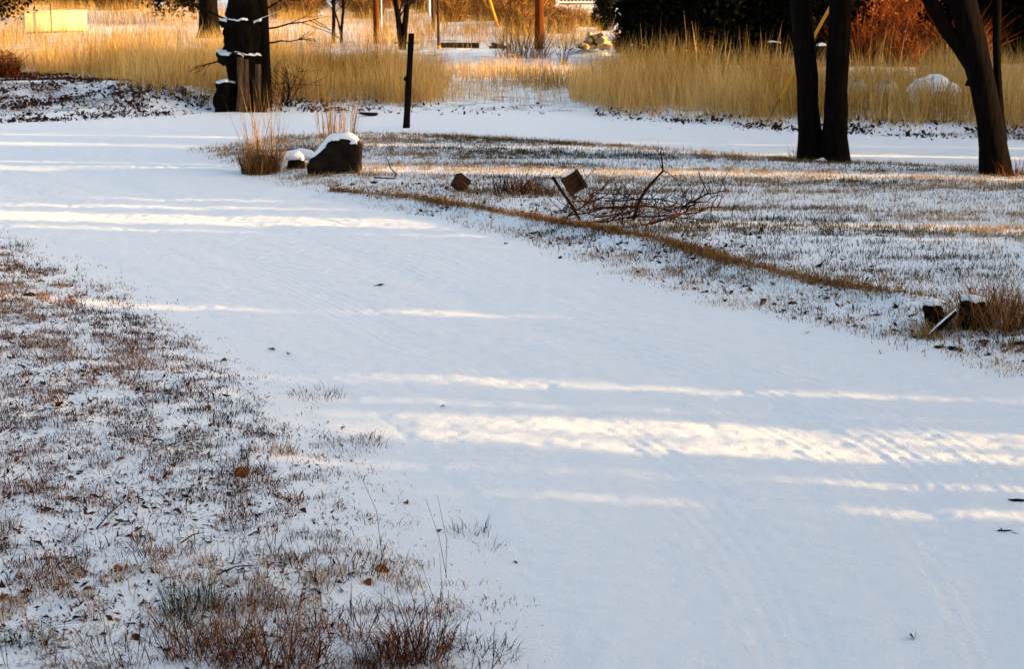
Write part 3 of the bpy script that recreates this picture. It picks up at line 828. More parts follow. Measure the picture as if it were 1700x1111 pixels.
tree('leaning_tree', b, [(s1, [0.15, 0.14, 0.15, 0.15, 0.12, 0.06]), (s2, [0.05, 0.045, 0.045, 0.05, 0.05, 0.03]), (s3, [0.09, 0.08, 0.08, 0.07, 0.06, 0.03])], (-0.6, 0.2, 4.7), (2.1, 2.0, 2.2),
     'dark tree leaning to one side with a thin second stem beside the track', limbs=6)

# ------------------------------------------------------------------ dead tree in tiers, with snow on the ledges
def tier_pts(w, d, h, taper=0.9, n=10, seed=1, slope=0.0):
    rs = random.Random(seed); pts = []
    for lvl, k in ((0, 1.0), (0.55, (1 + taper) / 2), (1.0, taper)):
        for i in range(n):
            a = 2 * math.pi * i / n; q = rs.uniform(0.88, 1.06)
            x = math.cos(a) * w / 2 * k * q
            pts.append((x, math.sin(a) * d / 2 * k * q, lvl * h + (slope * x if lvl == 1.0 else 0)))
    return pts

def dead_tree():
    b = P(405, 180); m = ppm(b)
    root = empty('dead_tree', b)
    tag(root, 'weathered dead tree trunk broken into stepped tiers with snow on each ledge', 'tree')
    def tier(x0, x1, y0, y1, taper, seed, dy=0.0, mat='deadwood', slope=0.0, cap=True, dep=1.0):
        c = at_px(b, (x0 + x1) / 2, y1); w = (x1 - x0) / m; h = (y1 - y0) / m
        me, bm = rock_mesh('tier', tier_pts(w, w * dep, h, taper, seed=seed, slope=slope), M[mat], 3, 0.075, 4.5, 0.012, seed)
        o = obj('tier', me, root, c + Vector((0, dy, -0.05)))
        if cap:
            s = snow_cap(bm, 'snow', o, 0.72, 0.022)
        bm.free(); return o
    tier(374, 444, 90, 182, 0.86, 3, 0.05)
    tier(362, 436, 84, 100, 1.08, 9, 0.03, slope=-0.06)
    tier(361, 399, 131, 182, 0.94, 4, -0.25)
    tier(368, 438, 30, 86, 0.96, 5, 0.08)
    tier(364, 418, 28, 40, 1.05, 12, 0.02, slope=0.08)
    tier(374, 444, -60, 30, 0.8, 6, 0.12, slope=0.3)
    # torn pale wood and bark slabs at the right side
    for x0, x1, y0, y1, t, mt in ((404, 416, 92, 178, 2, 'bare_wood'), (414, 424, 96, 182, -2, 'bare_wood'), (424, 433, 108, 182, 2, 'deadwood'), (433, 443, 104, 182, -2, 'bare_wood'), (444, 454, 122, 184, -2, 'deadwood')):
        mb = MB(); p0 = at_px(b, x0 + t, y1); p1 = at_px(b, x0, y0)
        p0.y -= 0.42; p1.y -= 0.36; p0.z -= 0.04
        mb.tube([p0, p0.lerp(p1, 0.4) + Vector((0.02, 0, 0)), p1], [(x1 - x0) / m * 0.6, (x1 - x0) / m * 0.55, (x1 - x0) / m * 0.4], 9, wob=0.25)
        mb.build('bark_slab', M[mt], root)
    mb = MB(); mb.tube([at_px(b, 440, 182) + Vector((0, 0.1, -.05)), at_px(b, 438, 90), at_px(b, 436, 20), at_px(b, 428, -90), at_px(b, 424, -200)], [0.11, 0.1, 0.1, 0.09, 0.04], 12, wob=0.1)
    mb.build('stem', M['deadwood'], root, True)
    for x, y, dx, dz, L in ((441, 48, 1, 0.18, 1.2), (446, 70, 1, -0.1, 0.7), (440, 18, 1, 0.3, 0.9), (367, 100, -1, 0.2, 0.5), (366, 30, -1, 0.25, 0.9), (430, -20, -1, 0.6, 1.2)):
        br = MB(); branch(br, at_px(b, x, y) - Vector((dx * 0.06, 0, 0)), (dx, -0.1, dz), L, 0.018, 2, 4, 0.45, 4, 0.0, 5, 0.13)
        br.build('bare_branch', M['twig'], root)
    lump = MB()
    me, bm = rock_mesh('snow_lump', [(random.uniform(-.07, .07), random.uniform(-.07, .07), random.uniform(0, .09)) for _ in range(14)], M['snow'], 1, 0.01, 5, 0.01)
    bm.free(); obj('snow_lump', me, root, at_px(b, 432, 36) + Vector((0, -0.2, 0)))
dead_tree()

# ------------------------------------------------------------------ boulder and small rock
def rock(px, py, pts, label, cat, mat, name, cap=True, thr=0.45, amp=0.02, thick=0.03, seed=1, rz=0, zoff=-0.03, sub=2, zmin=-9, bev=0.03):
    p = P(px, py)
    me, bm = rock_mesh(name, pts, M[mat], sub, amp, 4, bev, seed)
    root = empty(name, p + Vector((0, 0, zoff)), rz)
    tag(root, label, cat)
    obj('stone' if cat in ('boulder', 'rock') else 'block', me, root)
    if cap: snow_cap(bm, 'snow', root, thr, thick, zmin)
    bm.free()
    return root
rock(558, 285, [(-.30, -.22, 0), (-.33, .2, 0), (.28, -.26, 0), (.30, .22, 0), (-.31, -.2, .14), (-.3, .2, .17), (.28, -.24, .33), (.29, .22, .34), (-.05, -.17, .40), (.14, -.12, .46), (.16, .18, .46), (-.08, .18, .42), (.24, -.22, .40)],
     'large dark boulder capped with smooth snow beside the driveway bend', 'boulder', 'rock', 'boulder', thr=0.55, seed=3, sub=3, thick=0.016, amp=0.028)
rock(493, 280, [(-.12, -.1, 0), (-.12, .1, 0), (.12, -.12, 0), (.12, .1, 0), (-.09, -.06, .14), (.09, -.08, .15), (0, .06, .19), (.05, .0, .19)],
     'small dark rock with a snow cap between grass clump and boulder', 'rock', 'rock', 'rock', seed=5, thr=0.45, amp=0.015, bev=0.02)
rock(500, 262, [(-.2, -.1, 0), (-.2, .1, 0), (.18, -.12, 0), (.2, .1, 0), (-.17, -.06, .07), (.15, -.08, .09), (0, .06, .11)],
     'low rock buried under snow behind the small dark rock', 'rock', 'rock', 'rock', seed=6, thr=-0.2, amp=0.015, thick=0.04, bev=0.02)

# ------------------------------------------------------------------ fence post
def post():
    b = P(673, 217); top = at_px(b, 683, 55)
    root = empty('fence_post', b); tag(root, 'dark leaning wooden fence post standing in the snow', 'post')
    mb = MB(); n = 9
    mb.tube([Vector((0, 0, -0.2)).lerp(top, i / n) if i else Vector((-.01, 0, -0.2)) for i in range(n + 1)], [0.058, 0.056, 0.052, 0.05, 0.052, 0.048, 0.047, 0.046, 0.047, 0.046], 10, wob=0.08)
    mb.build('shaft', M['post'], root, True)
    k = MB(); q = top * 0.52; k.tube([q + Vector((-.03, -.02, -.03)), q + Vector((-.06, -.03, 0)), q + Vector((-.035, -.02, .04))], [0.012, 0.02, 0.01], 6, wob=.2)
    k.build('knot', M['post'], root)
post()

# ------------------------------------------------------------------ tilted board, block, stick, brush pile
def tilted_board():
    b = P(948, 326)
    root = empty('tilted_board', b); tag(root, 'tilted square slotted board leaning in the stubble behind the brush pile', 'board')
    rot = Matrix.Rotation(R(18), 3, 'Z') @ Matrix.Rotation(R(-28), 3, 'Y') @ Matrix.Rotation(R(-18), 3, 'X')
    c = Vector((0.03, 0, 0.135))
    w = 0.205
    for i in range(4):
        z = -w / 2 + (i + 0.5) * w / 4
        mb = MB(); mb.box((0, 0, 0), (w, 0.03, w / 4 - 0.004)); me = mb.mesh('slat', M['board'], False, 0.003)
        o = obj('slat', me, root); o.matrix_local = Matrix.Translation(c + rot @ Vector((0, 0, z))) @ rot.to_4x4()
    mb = MB(); mb.box((0, 0, 0), (w * .96, 0.012, w * .96)); o = obj('backing', mb.mesh('backing', M['post'], False, 0.002), root)
    o.matrix_local = Matrix.Translation(c + rot @ Vector((0, 0.022, 0))) @ rot.to_4x4()
    for x in (-w / 2 + 0.02, w / 2 - 0.02):
        mb = MB(); mb.box((0, 0, 0), (0.035, 0.03, w + 0.01)); o = obj('frame', mb.mesh('frame', M['board'], False, 0.003), root)
        o.matrix_local = Matrix.Translation(c + rot @ Vector((x, -0.032, 0))) @ rot.to_4x4()
    mb = MB(); mb.box((0, 0, 0), (w * 0.7, 0.028, 0.03)); o = obj('snow', mb.mesh('snow', M['snow'], False, 0.008), root)
    o.matrix_local = Matrix.Translation(c + rot @ Vector((0.0, 0.0, w / 2 + 0.012))) @ rot.to_4x4()
tilted_board()

def tilted_block():
    b = P(765, 318)
    root = empty('tilted_block', b); tag(root, 'small brown wooden block tilted on edge in grass', 'block')
    mb = MB(); mb.box((0, 0, 0), (0.155, 0.11, 0.155)); o = obj('block', mb.mesh('block', M['board'], False, 0.012), root)
    o.rotation_euler = (R(-15), R(38), R(25)); o.location = (0, 0, 0.085)
    mb = MB(); mb.box((0, 0, 0), (0.12, 0.09, 0.012)); s = obj('snow', mb.mesh('snow', M['snow'], False, 0.005), o); s.location = (-0.01, 0, 0.081)
tilted_block()

def stick():
    b = P(968, 372)
    top = at_px(b, 918, 296)
    root = MB(); root.tube([Vector((0, 0, -.03)), top * 0.35 + Vector((0.01, 0, 0)), top * 0.7, top + Vector((0, .1, 0))], [0.012, 0.014, 0.015, 0.017], 7, wob=0.1)
    o = root.build('leaning_stick', M['twig'], None, True); o.location = b
    tag(o, 'thick dark stick leaning over the left end of the brush pile', 'stick')
stick()

def brush():
    b = P(1060, 368); m = ppm(b)
    # tall forked branch
    mb = MB(); p0 = at_px(b, 1052, 352)
    pts = [Vector((p0.x, 0.05, 0.0)), at_px(b, 1063, 330), at_px(b, 1078, 308), at_px(b, 1101, 283), at_px(b, 1099, 268), at_px(b, 1097, 250)]
    mb.tube(pts, [0.018, 0.016, 0.014, 0.011, 0.009, 0.006], 6)
    for i, d in ((2, (0.7, 0, 0.5)), (3, (0.7, 0, -0.5)), (3, (-0.5, 0.2, 0.7)), (1, (0.8, -0.2, 0.7))):
        branch(mb, pts[i], d, 0.22, 0.005, 1, 4, 0.5, 3)
    o = mb.build('forked_branch', M['twig']); o.location = b
    tag(o, 'tall forked bare branch rising from the brush pile', 'branch')
    def lying(x0, y0, x1, y1, z0, z1, r, kids, mat, dy=0.0):
        a = P(x0, y0) - b; c = P(x1, y1) - b
        a.z += z0; c.z += z1; a.y += dy; c.y += dy
        q = MB(); n = 6; path = []
        for i in range(n + 1):
            t = i / n; v = a.lerp(c, t) + Vector((random.gauss(0, .022), random.gauss(0, .03), random.uniform(0, .05) * math.sin(t * 3.1) + random.gauss(0, .012)))
            path.append(v)
        q.tube(path, [r * (1 - 0.6 * i / n) for i in range(n + 1)], 5)
        for k in range(kids):
            i = random.randint(0, n - 1)
            branch(q, path[i].lerp(path[i + 1], random.random()), (random.gauss(0.2, .6), random.gauss(0, .4), random.uniform(-.1, 1.3)), random.uniform(.1, .34), r * .45, 1, 4, .5, 2, 0.05, 4, .2)
        o = q.build('cut_branch', mat); o.location = b
        return tag(o, 'reddish bare branch lying tangled in the brush pile' if mat is M['red_twig'] else 'blackish bare branch lying tangled in the brush pile', 'branch', 'reddish branches of the brush pile' if mat is M['red_twig'] else 'blackish branches of the brush pile')
    L = [(920, 372, 1080, 345), (940, 340, 1085, 352), (965, 345, 1060, 338), (975, 375, 1100, 350), (1000, 378, 1150, 345), (1060, 385, 1140, 348), 
         (1010, 340, 1130, 360), (930, 350, 990, 384), (1040, 372, 1180, 375), (985, 365, 1060, 386), (1130, 352, 1210, 335), (950, 332, 985, 372), (1020, 345, 1040, 385), 
         (990, 352, 1110, 372), (1050, 350, 1170, 362), (1080, 378, 1200, 372), (1010, 372, 1090, 340), (940, 365, 1010, 345), (1120, 368, 1190, 345)]
    for i, (x0, y0, x1, y1) in enumerate(L):
        lying(x0, y0, x1, y1, random.uniform(0.0, 0.05), random.uniform(0.02, 0.2), random.uniform(0.006, 0.014), 9, M['red_twig'] if i % 2 else M['twig'])
    # twigs sticking up here and there
    for x, y, h in ((930, 345, .35), (985, 345, .2), (1008, 340, .25), (1130, 345, .22), (1180, 350, .18), (1215, 352, .2), (1060, 350, .25), (960, 300, .25)):
        mb = MB(); branch(mb, (0, 0, -0.01), (random.gauss(.15, .3), 0, 1), h, .006, 2, 4, .5, 3, 0.05)
        o = mb.build('upright_twig', M['twig']); o.location = P(x, y + 8)
        tag(o, 'short bare twig sticking up around the brush pile', 'twig', 'twigs around the brush pile')
    # curved twig right of the boulder
    b2 = P(650, 300); mb = MB()
    mb.tube([at_px(b2, 620, 296), at_px(b2, 640, 297), at_px(b2, 655, 298), at_px(b2, 658, 290), at_px(b2, 648, 280), at_px(b2, 645, 268), at_px(b2, 635, 255)], [.008, .008, .008, .008, .006, .004, .002], 5)
    o = mb.build('hooked_twig', M['twig']); o.location = b2 + Vector((0, 0, .01)); tag(o, 'thin hooked twig curling up from the lawn beside the boulder', 'twig')
brush()

# ------------------------------------------------------------------ stump pieces at the right
def stump_piece(px, py, w, h, label, rz, tilt):
    p = P(px, py)
    pts = tier_pts(w, w * .8, h, 0.85, seed=int(px))
    me, bm = rock_mesh('block', pts, M['deadwood'], 2, 0.02, 6, 0.01, 2)
    root = empty('stump', p + Vector((0, 0, -0.03)), rz); tag(root, label, 'stump')
    root.rotation_euler = (R(tilt[0]), R(tilt[1]), rz)
    obj('wood', me, root); snow_cap(bm, 'snow', root, 0.6, 0.03); bm.free()
    return root
stump_piece(1556, 546, 0.155, 0.19, 'small dark stump with flat snow cap beside brown grass clumps', 0.3, (-8, -8))
stump_piece(1612, 543, 0.23, 0.20, 'wider stump with rounded snow cap half hidden in brown grass', 1.0, (0, 6))
b = P(1535, 555); mb = MB()
mb.tube([Vector((0, 0, .0)), at_px(b, 1552, 538) + Vector((0, 0, 0)), at_px(b, 1580, 512)], [0.02, 0.022, 0.014], 7, wob=.1)
root = empty('snowy_branch', b); tag(root, 'thick short branch with snow along its top leaning on the small stump', 'branch')
root.location.y -= 0.12
mb.build('wood', M['deadwood'], root, True)
mb = MB(); mb.tube([Vector((0, -.004, .02)), at_px(b, 1552, 538) + Vector((0, -.004, .022)), at_px(b, 1580, 512) + Vector((0, 0, .014))], [0.007, 0.011, 0.006], 7, wob=.15)
mb.build('snow', M['snow'], root, True)

def flat_stone(px, py, w, d, h, label, rz=0, grp=None):
    p = P(px, py)
    me, bm = rock_mesh('flat_stone', [(random.uniform(-1, 1) * w / 2, random.uniform(-1, 1) * d / 2, random.uniform(-.2, 1) * h) for _ in range(16)], M['rock'], 1, 0.004, 8, 0.004, px)
    bm.free()
    tag(obj('flat_stone', me, loc=p + Vector((0, 0, 0.0)), rz=rz), label, 'stone', grp)
for px, py in ((1560, 579), (1590, 586), (1685, 572), (1578, 583), (1690, 587)):
    flat_stone(px, py, .09, .06, .02, 'flat dark bark chip lying on snow below the brown grass clumps', random.random() * 3, 'dark chips below the clumps')
flat_stone(1690, 851, .1, .05, .012, 'dark bark piece lying on the driveway edge away from the bank', 0.2)
flat_stone(1659, 899, .022, .02, .008, 'tiny dark pebble alone on the driveway snow', 0.2)
flat_stone(632, 484, .075, .03, .018, 'dark wood chip lying alone in the middle of the driveway', 0.1)
flat_stone(612, 197, .35, .2, .06, 'dark flat rock on the snow left of the fence post', 0.1)
flat_stone(50, 493, .12, .06, .03, 'dark bark chunk lying on the upper bank', 0.3)

# ------------------------------------------------------------------ fallen leaves
def leaf_mesh(kind):
    rs = random.Random(kind); V = []; F = []
    n = 7
    for i in range(n):
        t = i / (n - 1); w = 0.36 * math.sin(math.pi * (0.04 + 0.93 * t) ** 0.8) + 0.02
        cur = 0.25 * math.sin(t * 3 + kind) * 0.6
        for s in (-1, 0, 1):
            V.append((t - 0.5, s * w * rs.uniform(.9, 1.1), cur * 0.5 + abs(s) * w * (0.35 + 0.3 * rs.random()) + 0.02))
    for i in range(n - 1):
        for s in (0, 1):
            a = i * 3 + s; F.append((a, a + 1, a + 4, a + 3))
    mb = MB(); mb.v = [Vector(v) for v in V]; mb.f = F
    mb.tube([(-0.5, 0, 0.02), (-0.65, 0.02, 0.05), (-0.75, 0.0, 0.04)], [0.02, 0.016, 0.012], 4)
    return mb
LM = [leaf_mesh(k).mesh('fallen_leaf', M['leaf'], True) for k in range(3)] + [leaf_mesh(k + 5).mesh('fallen_leaf', M['dark_leaf'], True) for k in range(3)]
def leaf(px, py, size, k, label='brown curled fallen leaf lying on the snowy bank', grp='fallen leaves on the bank', tilt=None):
    p = P(px, py); o = obj('fallen_leaf', LM[k], loc=p + Vector((0, 0, size * 0.12)), sc=size)
    o.rotation_euler = tilt or (random.gauss(0, .35), random.gauss(0, .35), random.uniform(0, 6.28))
    return tag(o, label, 'leaf', grp)
leaf(403, 797, 0.082, 0, 'largest orange-brown fallen leaf standing tilted on the bank', None, (0.9, -0.5, 0.4))
leaf(635, 958, 0.06, 1, 'leaf caught upright in the tallest red-brown clump', None, (1.2, 0.2, 0.2))
leaf(855, 941, 0.025, 3, 'small dark leaf just beyond the bank on the driveway snow', None)
leaf(1512, 1082, 0.035, 3, 'single small dark leaf alone in the middle of the driveway snow', None)
b = P(1516, 1083); mb = MB(); mb.tube([(0, 0, 0.003), (0.008, 0, .012), (0.007, .0, .026)], [.001, .001, .0006], 4); o = mb.build('curved_stem', M['twig']); o.location = b; tag(o, 'tiny curved stem beside the leaf on the driveway snow', 'stem')
for px, py, s in ((345, 684, .05), (503, 860, .045), (80, 861, .06), (425, 894, .035), (612, 978, .045), (138, 952, .055), (295, 861, .05), (563, 888, .03), (735, 690, .03),
                  (5, 1000, .05), (566, 742, .035), (60, 905, .06), (195, 955, .05), (148, 992, .05), (240, 1015, .04), (130, 1038, .045), (225, 1068, .04), (75, 1082, .04), (265, 735, .045), (200, 768, .05),
                  (290, 780, .05), (305, 690, .035), (70, 640, .05), (20, 720, .05), (60, 722, .05), (372, 603, .05), (310, 645, .04), (35, 615, .06), (160, 615, .05), (430, 770, .03), (345, 905, .045), (210, 875, .04),
                  (120, 800, .05), (250, 800, .045), (45, 990, .05), (520, 985, .04), (400, 960, .04), (730, 885, .03), (675, 840, .035), (570, 715, .03), (490, 780, .04), (30, 770, .05), (140, 495, .06), (450, 585, .05),
                  (68, 470, .06), (250, 560, .06), (155, 690, .05), (100, 680, .05), (480, 595, .05), (230, 650, .05)):
    k = random.choice((0, 1, 2, 3, 4, 5))
    if k < 3: leaf(px, py, s, k)
    else: leaf(px, py, s, k, 'dark brown crumpled fallen leaf lying on the snowy bank', 'dark fallen leaves on the bank')
for px, py, s in ((1000, 432, .05), (1060, 455, .05), (1300, 520, .05), (1415, 530, .045), (1420, 545, .04), (840, 410, .05), (930, 430, .05), (1460, 592, .04), (1140, 470, .045), (1340, 560, .04), (1380, 540, .04)):
    leaf(px, py, s, random.choice((3, 4, 5)), 'dark fallen leaf on the verge between driveway and lawn edge', 'fallen leaves on the verge')
for (x0, y0, x1, y1) in ((220, 640, 245, 600), (160, 880, 205, 850), (300, 905, 340, 893), (95, 945, 130, 938), (470, 1070, 400, 1085), (360, 965, 420, 955)):
    a = P(x0, y0); c = P(x1, y1) - a; mb = MB(); c.z += 0.03
    mb.tube([Vector((0, 0, 0.004)), c * .5 + Vector((0, .01, .012)), c], [.0035, .003, .0018], 5)
    o = mb.build('fallen_twig', M['twig']); o.location = a; tag(o, 'thin dark fallen twig lying on the snowy bank', 'twig', 'fallen twigs on the bank')

# ------------------------------------------------------------------ far things
def pole(name, px, py, wpx, top, mat, label, cat='pole', lean=0, D=None):
    b = P(px, py); w = wpx / ppm(b)
    mb = MB(); n = 6
    mb.tube([Vector((lean * i / n, 0, -0.2 + (top + .2) * i / n)) for i in range(n + 1)], [w / 2 * (1 - 0.25 * i / n) for i in range(n + 1)], 12)
    root = empty(name, b); tag(root, label, cat)
    mb.build('shaft', M[mat], root, True)
    return root, b
def crossarm(root, top):
    mb = MB(); mb.box((0, -0.18, top - 0.5), (2.2, 0.1, 0.12)); mb.build('crossarm', M['pole'], root)
    for x in (-1, -0.5, 0.5, 1):
        mb = MB(); mb.tube([(x, -0.18, top - .44), (x, -.18, top - .36), (x, -.18, top - .27)], [.05, .035, .02], 8); mb.build('insulator', M['grey_metal'], root)
r_, _ = pole('utility_pole', 895, 81, 15, 8.5, 'pole', 'thick orange-brown utility pole beside the woodpile'); crossarm(r_, 8.5)
r_, _ = pole('utility_pole', 625, 72, 10, 8.0, 'pole', 'orange-brown utility pole between the saplings and forked tree'); crossarm(r_, 8.0)
pole('slim_pole', 633.5, 64, 3, 4.0, 'grey_metal', 'thin pale pole right beside the orange-brown utility pole')
r_, b_ = pole('meter_pole', 713, 45, 5, 4.5, 'grey_metal', 'pale grey metal pole with small box behind the slim dark pole')
mb = MB(); mb.box((-0.05, -0.1, 0.22), (0.26, 0.16, 0.36)); mb.build('box', M['grey_metal'], r_, bevel=0.02)
pole('dark_pole', 728, 80, 4.5, 5, 'dark_pole', 'slim dark pole with yellow foot standing by the lying beam')
b = P(729, 81); mb = MB(); mb.tube([(0, 0, -.05), (0, 0, .05), (0, 0, .1)], [.06, .055, .045], 10); o = mb.build('yellow_collar', M['yellow'], None, True); o.location = b; tag(o, 'short yellow collar round the foot of the slim dark pole', 'collar')
pole('dark_pole', 719, 52, 6, 5, 'dark_pole', 'thicker dark brown pole right beside the pale grey metal pole')
# guy guards
def guard(x0, y0, x1, y1, D, wpx, label, ext=0.0):
    a = P(x0, y0, D); c = P(x1, y1, D); w = wpx / ppm(a)
    gz = hz(a.x, a.y)
    d = (c - a).normalized()
    foot = a - d * ((a.z - gz) / max(d.z, .2) + 0.1)
    c = c + d * ext
    root = empty('guy_wire', foot); tag(root, label, 'guy wire')
    mb = MB(); mb.tube([a - foot, (a + c) / 2 - foot, c - foot], [w / 2] * 3, 8)
    mb.build('guard', M['yellow'], root, True)
    mb = MB(); mb.tube([Vector((0, 0, 0)), c + d * 2.5 - foot], [0.006] * 2, 6)
    mb.build('wire', M['dark_pole'], root, True)
guard(1295, 163, 1380, 8, 27.3, 5.5, 'slanting yellow guy-wire guard rising behind the twin-trunked tree', 2.0)
guard(826, 42, 813, 0, 62, 4.5, 'slanting yellow guy-wire guard behind the thick utility pole', 2.5)

def bare_tree(px, py, stems, label, h, group=None):
    b = P(px, py); root = empty('bare_tree', b); tag(root, label, 'tree', group)
    for (pts, rad) in stems:
        mb = MB(); path = [at_px(b, *q) for q in pts]; path[0].z -= 0.1
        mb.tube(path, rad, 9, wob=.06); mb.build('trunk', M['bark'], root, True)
        br = MB()
        for k in range(6):
            i = random.randint(len(path) // 2, len(path) - 1)
            branch(br, path[i], (random.gauss(0, .6), random.gauss(0, .6), 0.9), h * random.uniform(.2, .4), rad[i] * .5, 2, 4, .4, 3)
        br.build('branches', M['twig'], root)
bare_tree(668, 82, [([(668, 83), (665, 60), (661, 30), (656, 0), (650, -60)], [.1, .09, .07, .065, .04]), ([(669, 75), (672, 40), (676, 10), (678, -10), (690, -90)], [.08, .08, .07, .06, .04])], 'bare dark tree forking in a V between two utility poles', 4)
bare_tree(553, 72, [([(553, 73), (554, 40), (554, 10), (553, -40), (550, -100)], [.06, .055, .05, .04, .03])], 'slim bare sapling with straight stem near the utility pole', 3)
bare_tree(566, 70, [([(566, 71), (567, 45), (570, 15), (571, -30), (575, -90)], [.05, .045, .04, .04, .03]), ([(566, 52), (562, 38), (556, 20), (551, 0), (545, -60)], [.03, .03, .025, .02, .02])], 'slim bare sapling with side stem beside the straight sapling', 3)
b = P(348, 62)
tree('dark_tree', b, [([at_px(b, 348, 62), at_px(b, 347, 30), at_px(b, 346, 0), at_px(b, 344, -60), at_px(b, 342, -120)], [.33, .28, .27, .25, .2])], (0, 0, 4.6), (2.2, 2.2, 2.2), 'thick dark tree trunk behind the dead tiered tree')
# conifer boughs hanging in from above at the left
b = P(285, 52); b.y += 4; b.z = hz(b.x, b.y)
tree('dark_conifer', b, [([Vector((0.6, 0, 0)), Vector((0.6, 0, 1.5)), Vector((0.6, 0, 3)), Vector((0.5, 0, 5)), Vector((.5, 0, 7))], [.16, .15, .13, .1, .05])], (-0.3, 0, 2.2), (2.1, 1.3, 2.0), 'dark conifer with low drooping boughs above sunlit snow field', n_cl=150, per=40, leaf=0.09)
b = P(-80, 60)
tree('dark_conifer', b, [([Vector((0, 0, 0)), Vector((0, 0, 1.5)), Vector((0, 0, 3)), Vector((0, 0, 5)), Vector((0, 0, 7))], [.16, .15, .13, .1, .05])], (1.15, 0, 2.7), (2.0, 1.8, 2.2), 'dark conifer with dense boughs left of the cream box', n_cl=200, per=44, leaf=0.09)

# cream box
def cream_box():
    b = P(93, 54); m = ppm(b)
    root = empty('cream_box', b, R(16)); tag(root, 'long cream box with rounded corners in sunlit dry grass', 'box')
    w, h = 102 / m, 34 / m
    mb = MB(); mb.box((0, 0.4, h * .53), (w, 0.8, h * .94)); mb.build('body', M['cream'], root, True, bevel=0.05)
    mb = MB(); mb.box((0, 0.4, h + 0.02), (w + .04, 0.84, 0.05)); mb.build('lid', M['cream'], root, True, bevel=0.015)
    for x in (-w * .35, w * .35):
        mb = MB(); mb.box((x, 0.4, 0.0), (0.12, 0.7, 0.1)); mb.build('runner', M['dark_wall'], root)
cream_box()
pole('thin_stake', 86, 55, 2.2, 0.95, 'dark_pole', 'thin dark stake standing in front of the cream box', 'stake')

# woodpile
def woodpile():
    b = P(986, 92); m = ppm(b)
    root = empty('woodpile', b); tag(root, 'heap of split logs with sunlit cut ends and snow', 'woodpile')
    mound, bm = rock_mesh('snow_mound', [(random.uniform(-.7, .7), random.uniform(-.1, .7), random.uniform(-.1, .16)) for _ in range(26)], M['snow'], 2, .03, 3, .04)
    bm.free(); obj('snow_mound', mound, root)
    k = 0
    for row, (cnt, z) in enumerate(((6, .22), (5, .32), (4, .41), (2, .49))):
        for i in range(cnt):
            x = (i - (cnt - 1) / 2) * 0.125 + random.gauss(.05, .02); a = random.gauss(0.35, .25)
            d = Vector((math.sin(a), math.cos(a), random.gauss(0, .12))); c = Vector((x, .12 + random.gauss(0, .05), z)); rr = random.uniform(.06, .09)
            mb = MB(); mb.tube([c - d * .2, c + d * .2], [rr, rr * .95], 8, wob=.12)
            o = mb.build('log', M['board'] if k % 4 == 0 else M['log_end'], root); k += 1
            e = MB(); e.tube([c - d * .204, c - d * .2], [rr * .85, rr * .9], 8); e.build('cut_end', M['log_end'], o)
woodpile()
# lying beam and boards
for x0, x1, y, w, lab in ((732, 795, 79, 0.14, 'long dark beam lying on snow beside the slim dark pole'), (655, 695, 72.5, 0.07, 'short dark plank lying on snow behind the forked bare tree')):
    a = P(x0, y); c = P(x1, y); d = c - a
    mb = MB(); mb.box(d / 2 + Vector((0, 0, w / 2)), (d.length, w, w)); o = mb.build('lying_beam', M['dark_pole'], None, False, .01); o.location = a; tag(o, lab, 'beam')
for x0, y0, x1, y1, lab in ((812, 78, 842, 79, 'dark crooked stick on the snow beyond the lying beam, lower one'), (816, 72, 840, 80, 'dark stick slanting down on snow beyond the lying beam')):
    a = P(x0, 80); v0 = at_px(a, x0, y0); v1 = at_px(a, x1, y1); mb = MB()
    mb.tube([v0, v0.lerp(v1, .5) + Vector((0, 0, .03)), v1], [.04, .045, .05], 6, wob=.1); o = mb.build('crooked_stick', M['dark_pole']); o.location = a; tag(o, lab, 'stick')
rock(781, 53, [(random.uniform(-.2, .2), random.uniform(-.2, .2), random.uniform(0, .3)) for _ in range(18)], 'pale sunlit rock on the slope behind the lying beam', 'rock', 'pale_rock', 'rock', cap=False, amp=.03)
for px, py, w, h, lab in ((1470, 180, .45, .12, 'small snow-covered hummock in tall grass between the dark trees'), (1547, 186, .9, .2, 'wide rounded snow hummock in tall grass beside the leaning tree'), (1418, 174, .45, .08, 'low snow hummock in tall grass right beside the twin trunks')):
    p = P(px, py); p.y -= 0.3
    rock(px, py - 4, [(math.cos(a) * w / 2 * q, math.sin(a) * w / 2 * q, h * (1 - q * q) + .34) for a in np.linspace(0, 6.28, 9)[:-1] for q in (1, .6, .2)] + [(math.cos(a) * w * .55, math.sin(a) * w * .55, 0) for a in np.linspace(0, 6.28, 9)[:-1]], lab, 'rock', 'pale_rock', 'snowy_rock', thr=0.2, thick=.05, amp=.07)

for k, (px, py, w, h, lab) in enumerate(((1058, 104, .5, .5, 'snow-topped rock at the left foot of the dark junipers'), (1190, 106, .7, .55, 'wide snow-topped rock between the tall stems and junipers'), (1228, 108, .4, .62, 'narrow snow-topped rock before the junipers'),
                                     (1285, 110, .45, .6, 'snow-topped rock left of the twin trunks'), (1362, 110, .4, .6, 'snow-topped rock seen between the twin trunks'),
                                     (1520, 108, .45, .5, 'snow-topped rock under the rust shrubs'), (1585, 110, .5, .48, 'long snow-topped rock beside the leaning tree'))):
    rs = random.Random(k + 40)
    rock(px, py, [(rs.uniform(-.5, .5) * w, rs.uniform(-.4, .4) * w, rs.uniform(0, 1) * h) for _ in range(10)] + [(sx_ * w * .5, sy_ * w * .45, 0) for sx_ in (-1, 1) for sy_ in (-1, 1)] + [(sx_ * w * .3, sy_ * w * .3, h * rs.uniform(.8, 1)) for sx_ in (-1, 1) for sy_ in (-1, 1)],
         lab, 'rock', 'rock', 'snowy_rock', thr=0.55, thick=.03, amp=.06, seed=k)
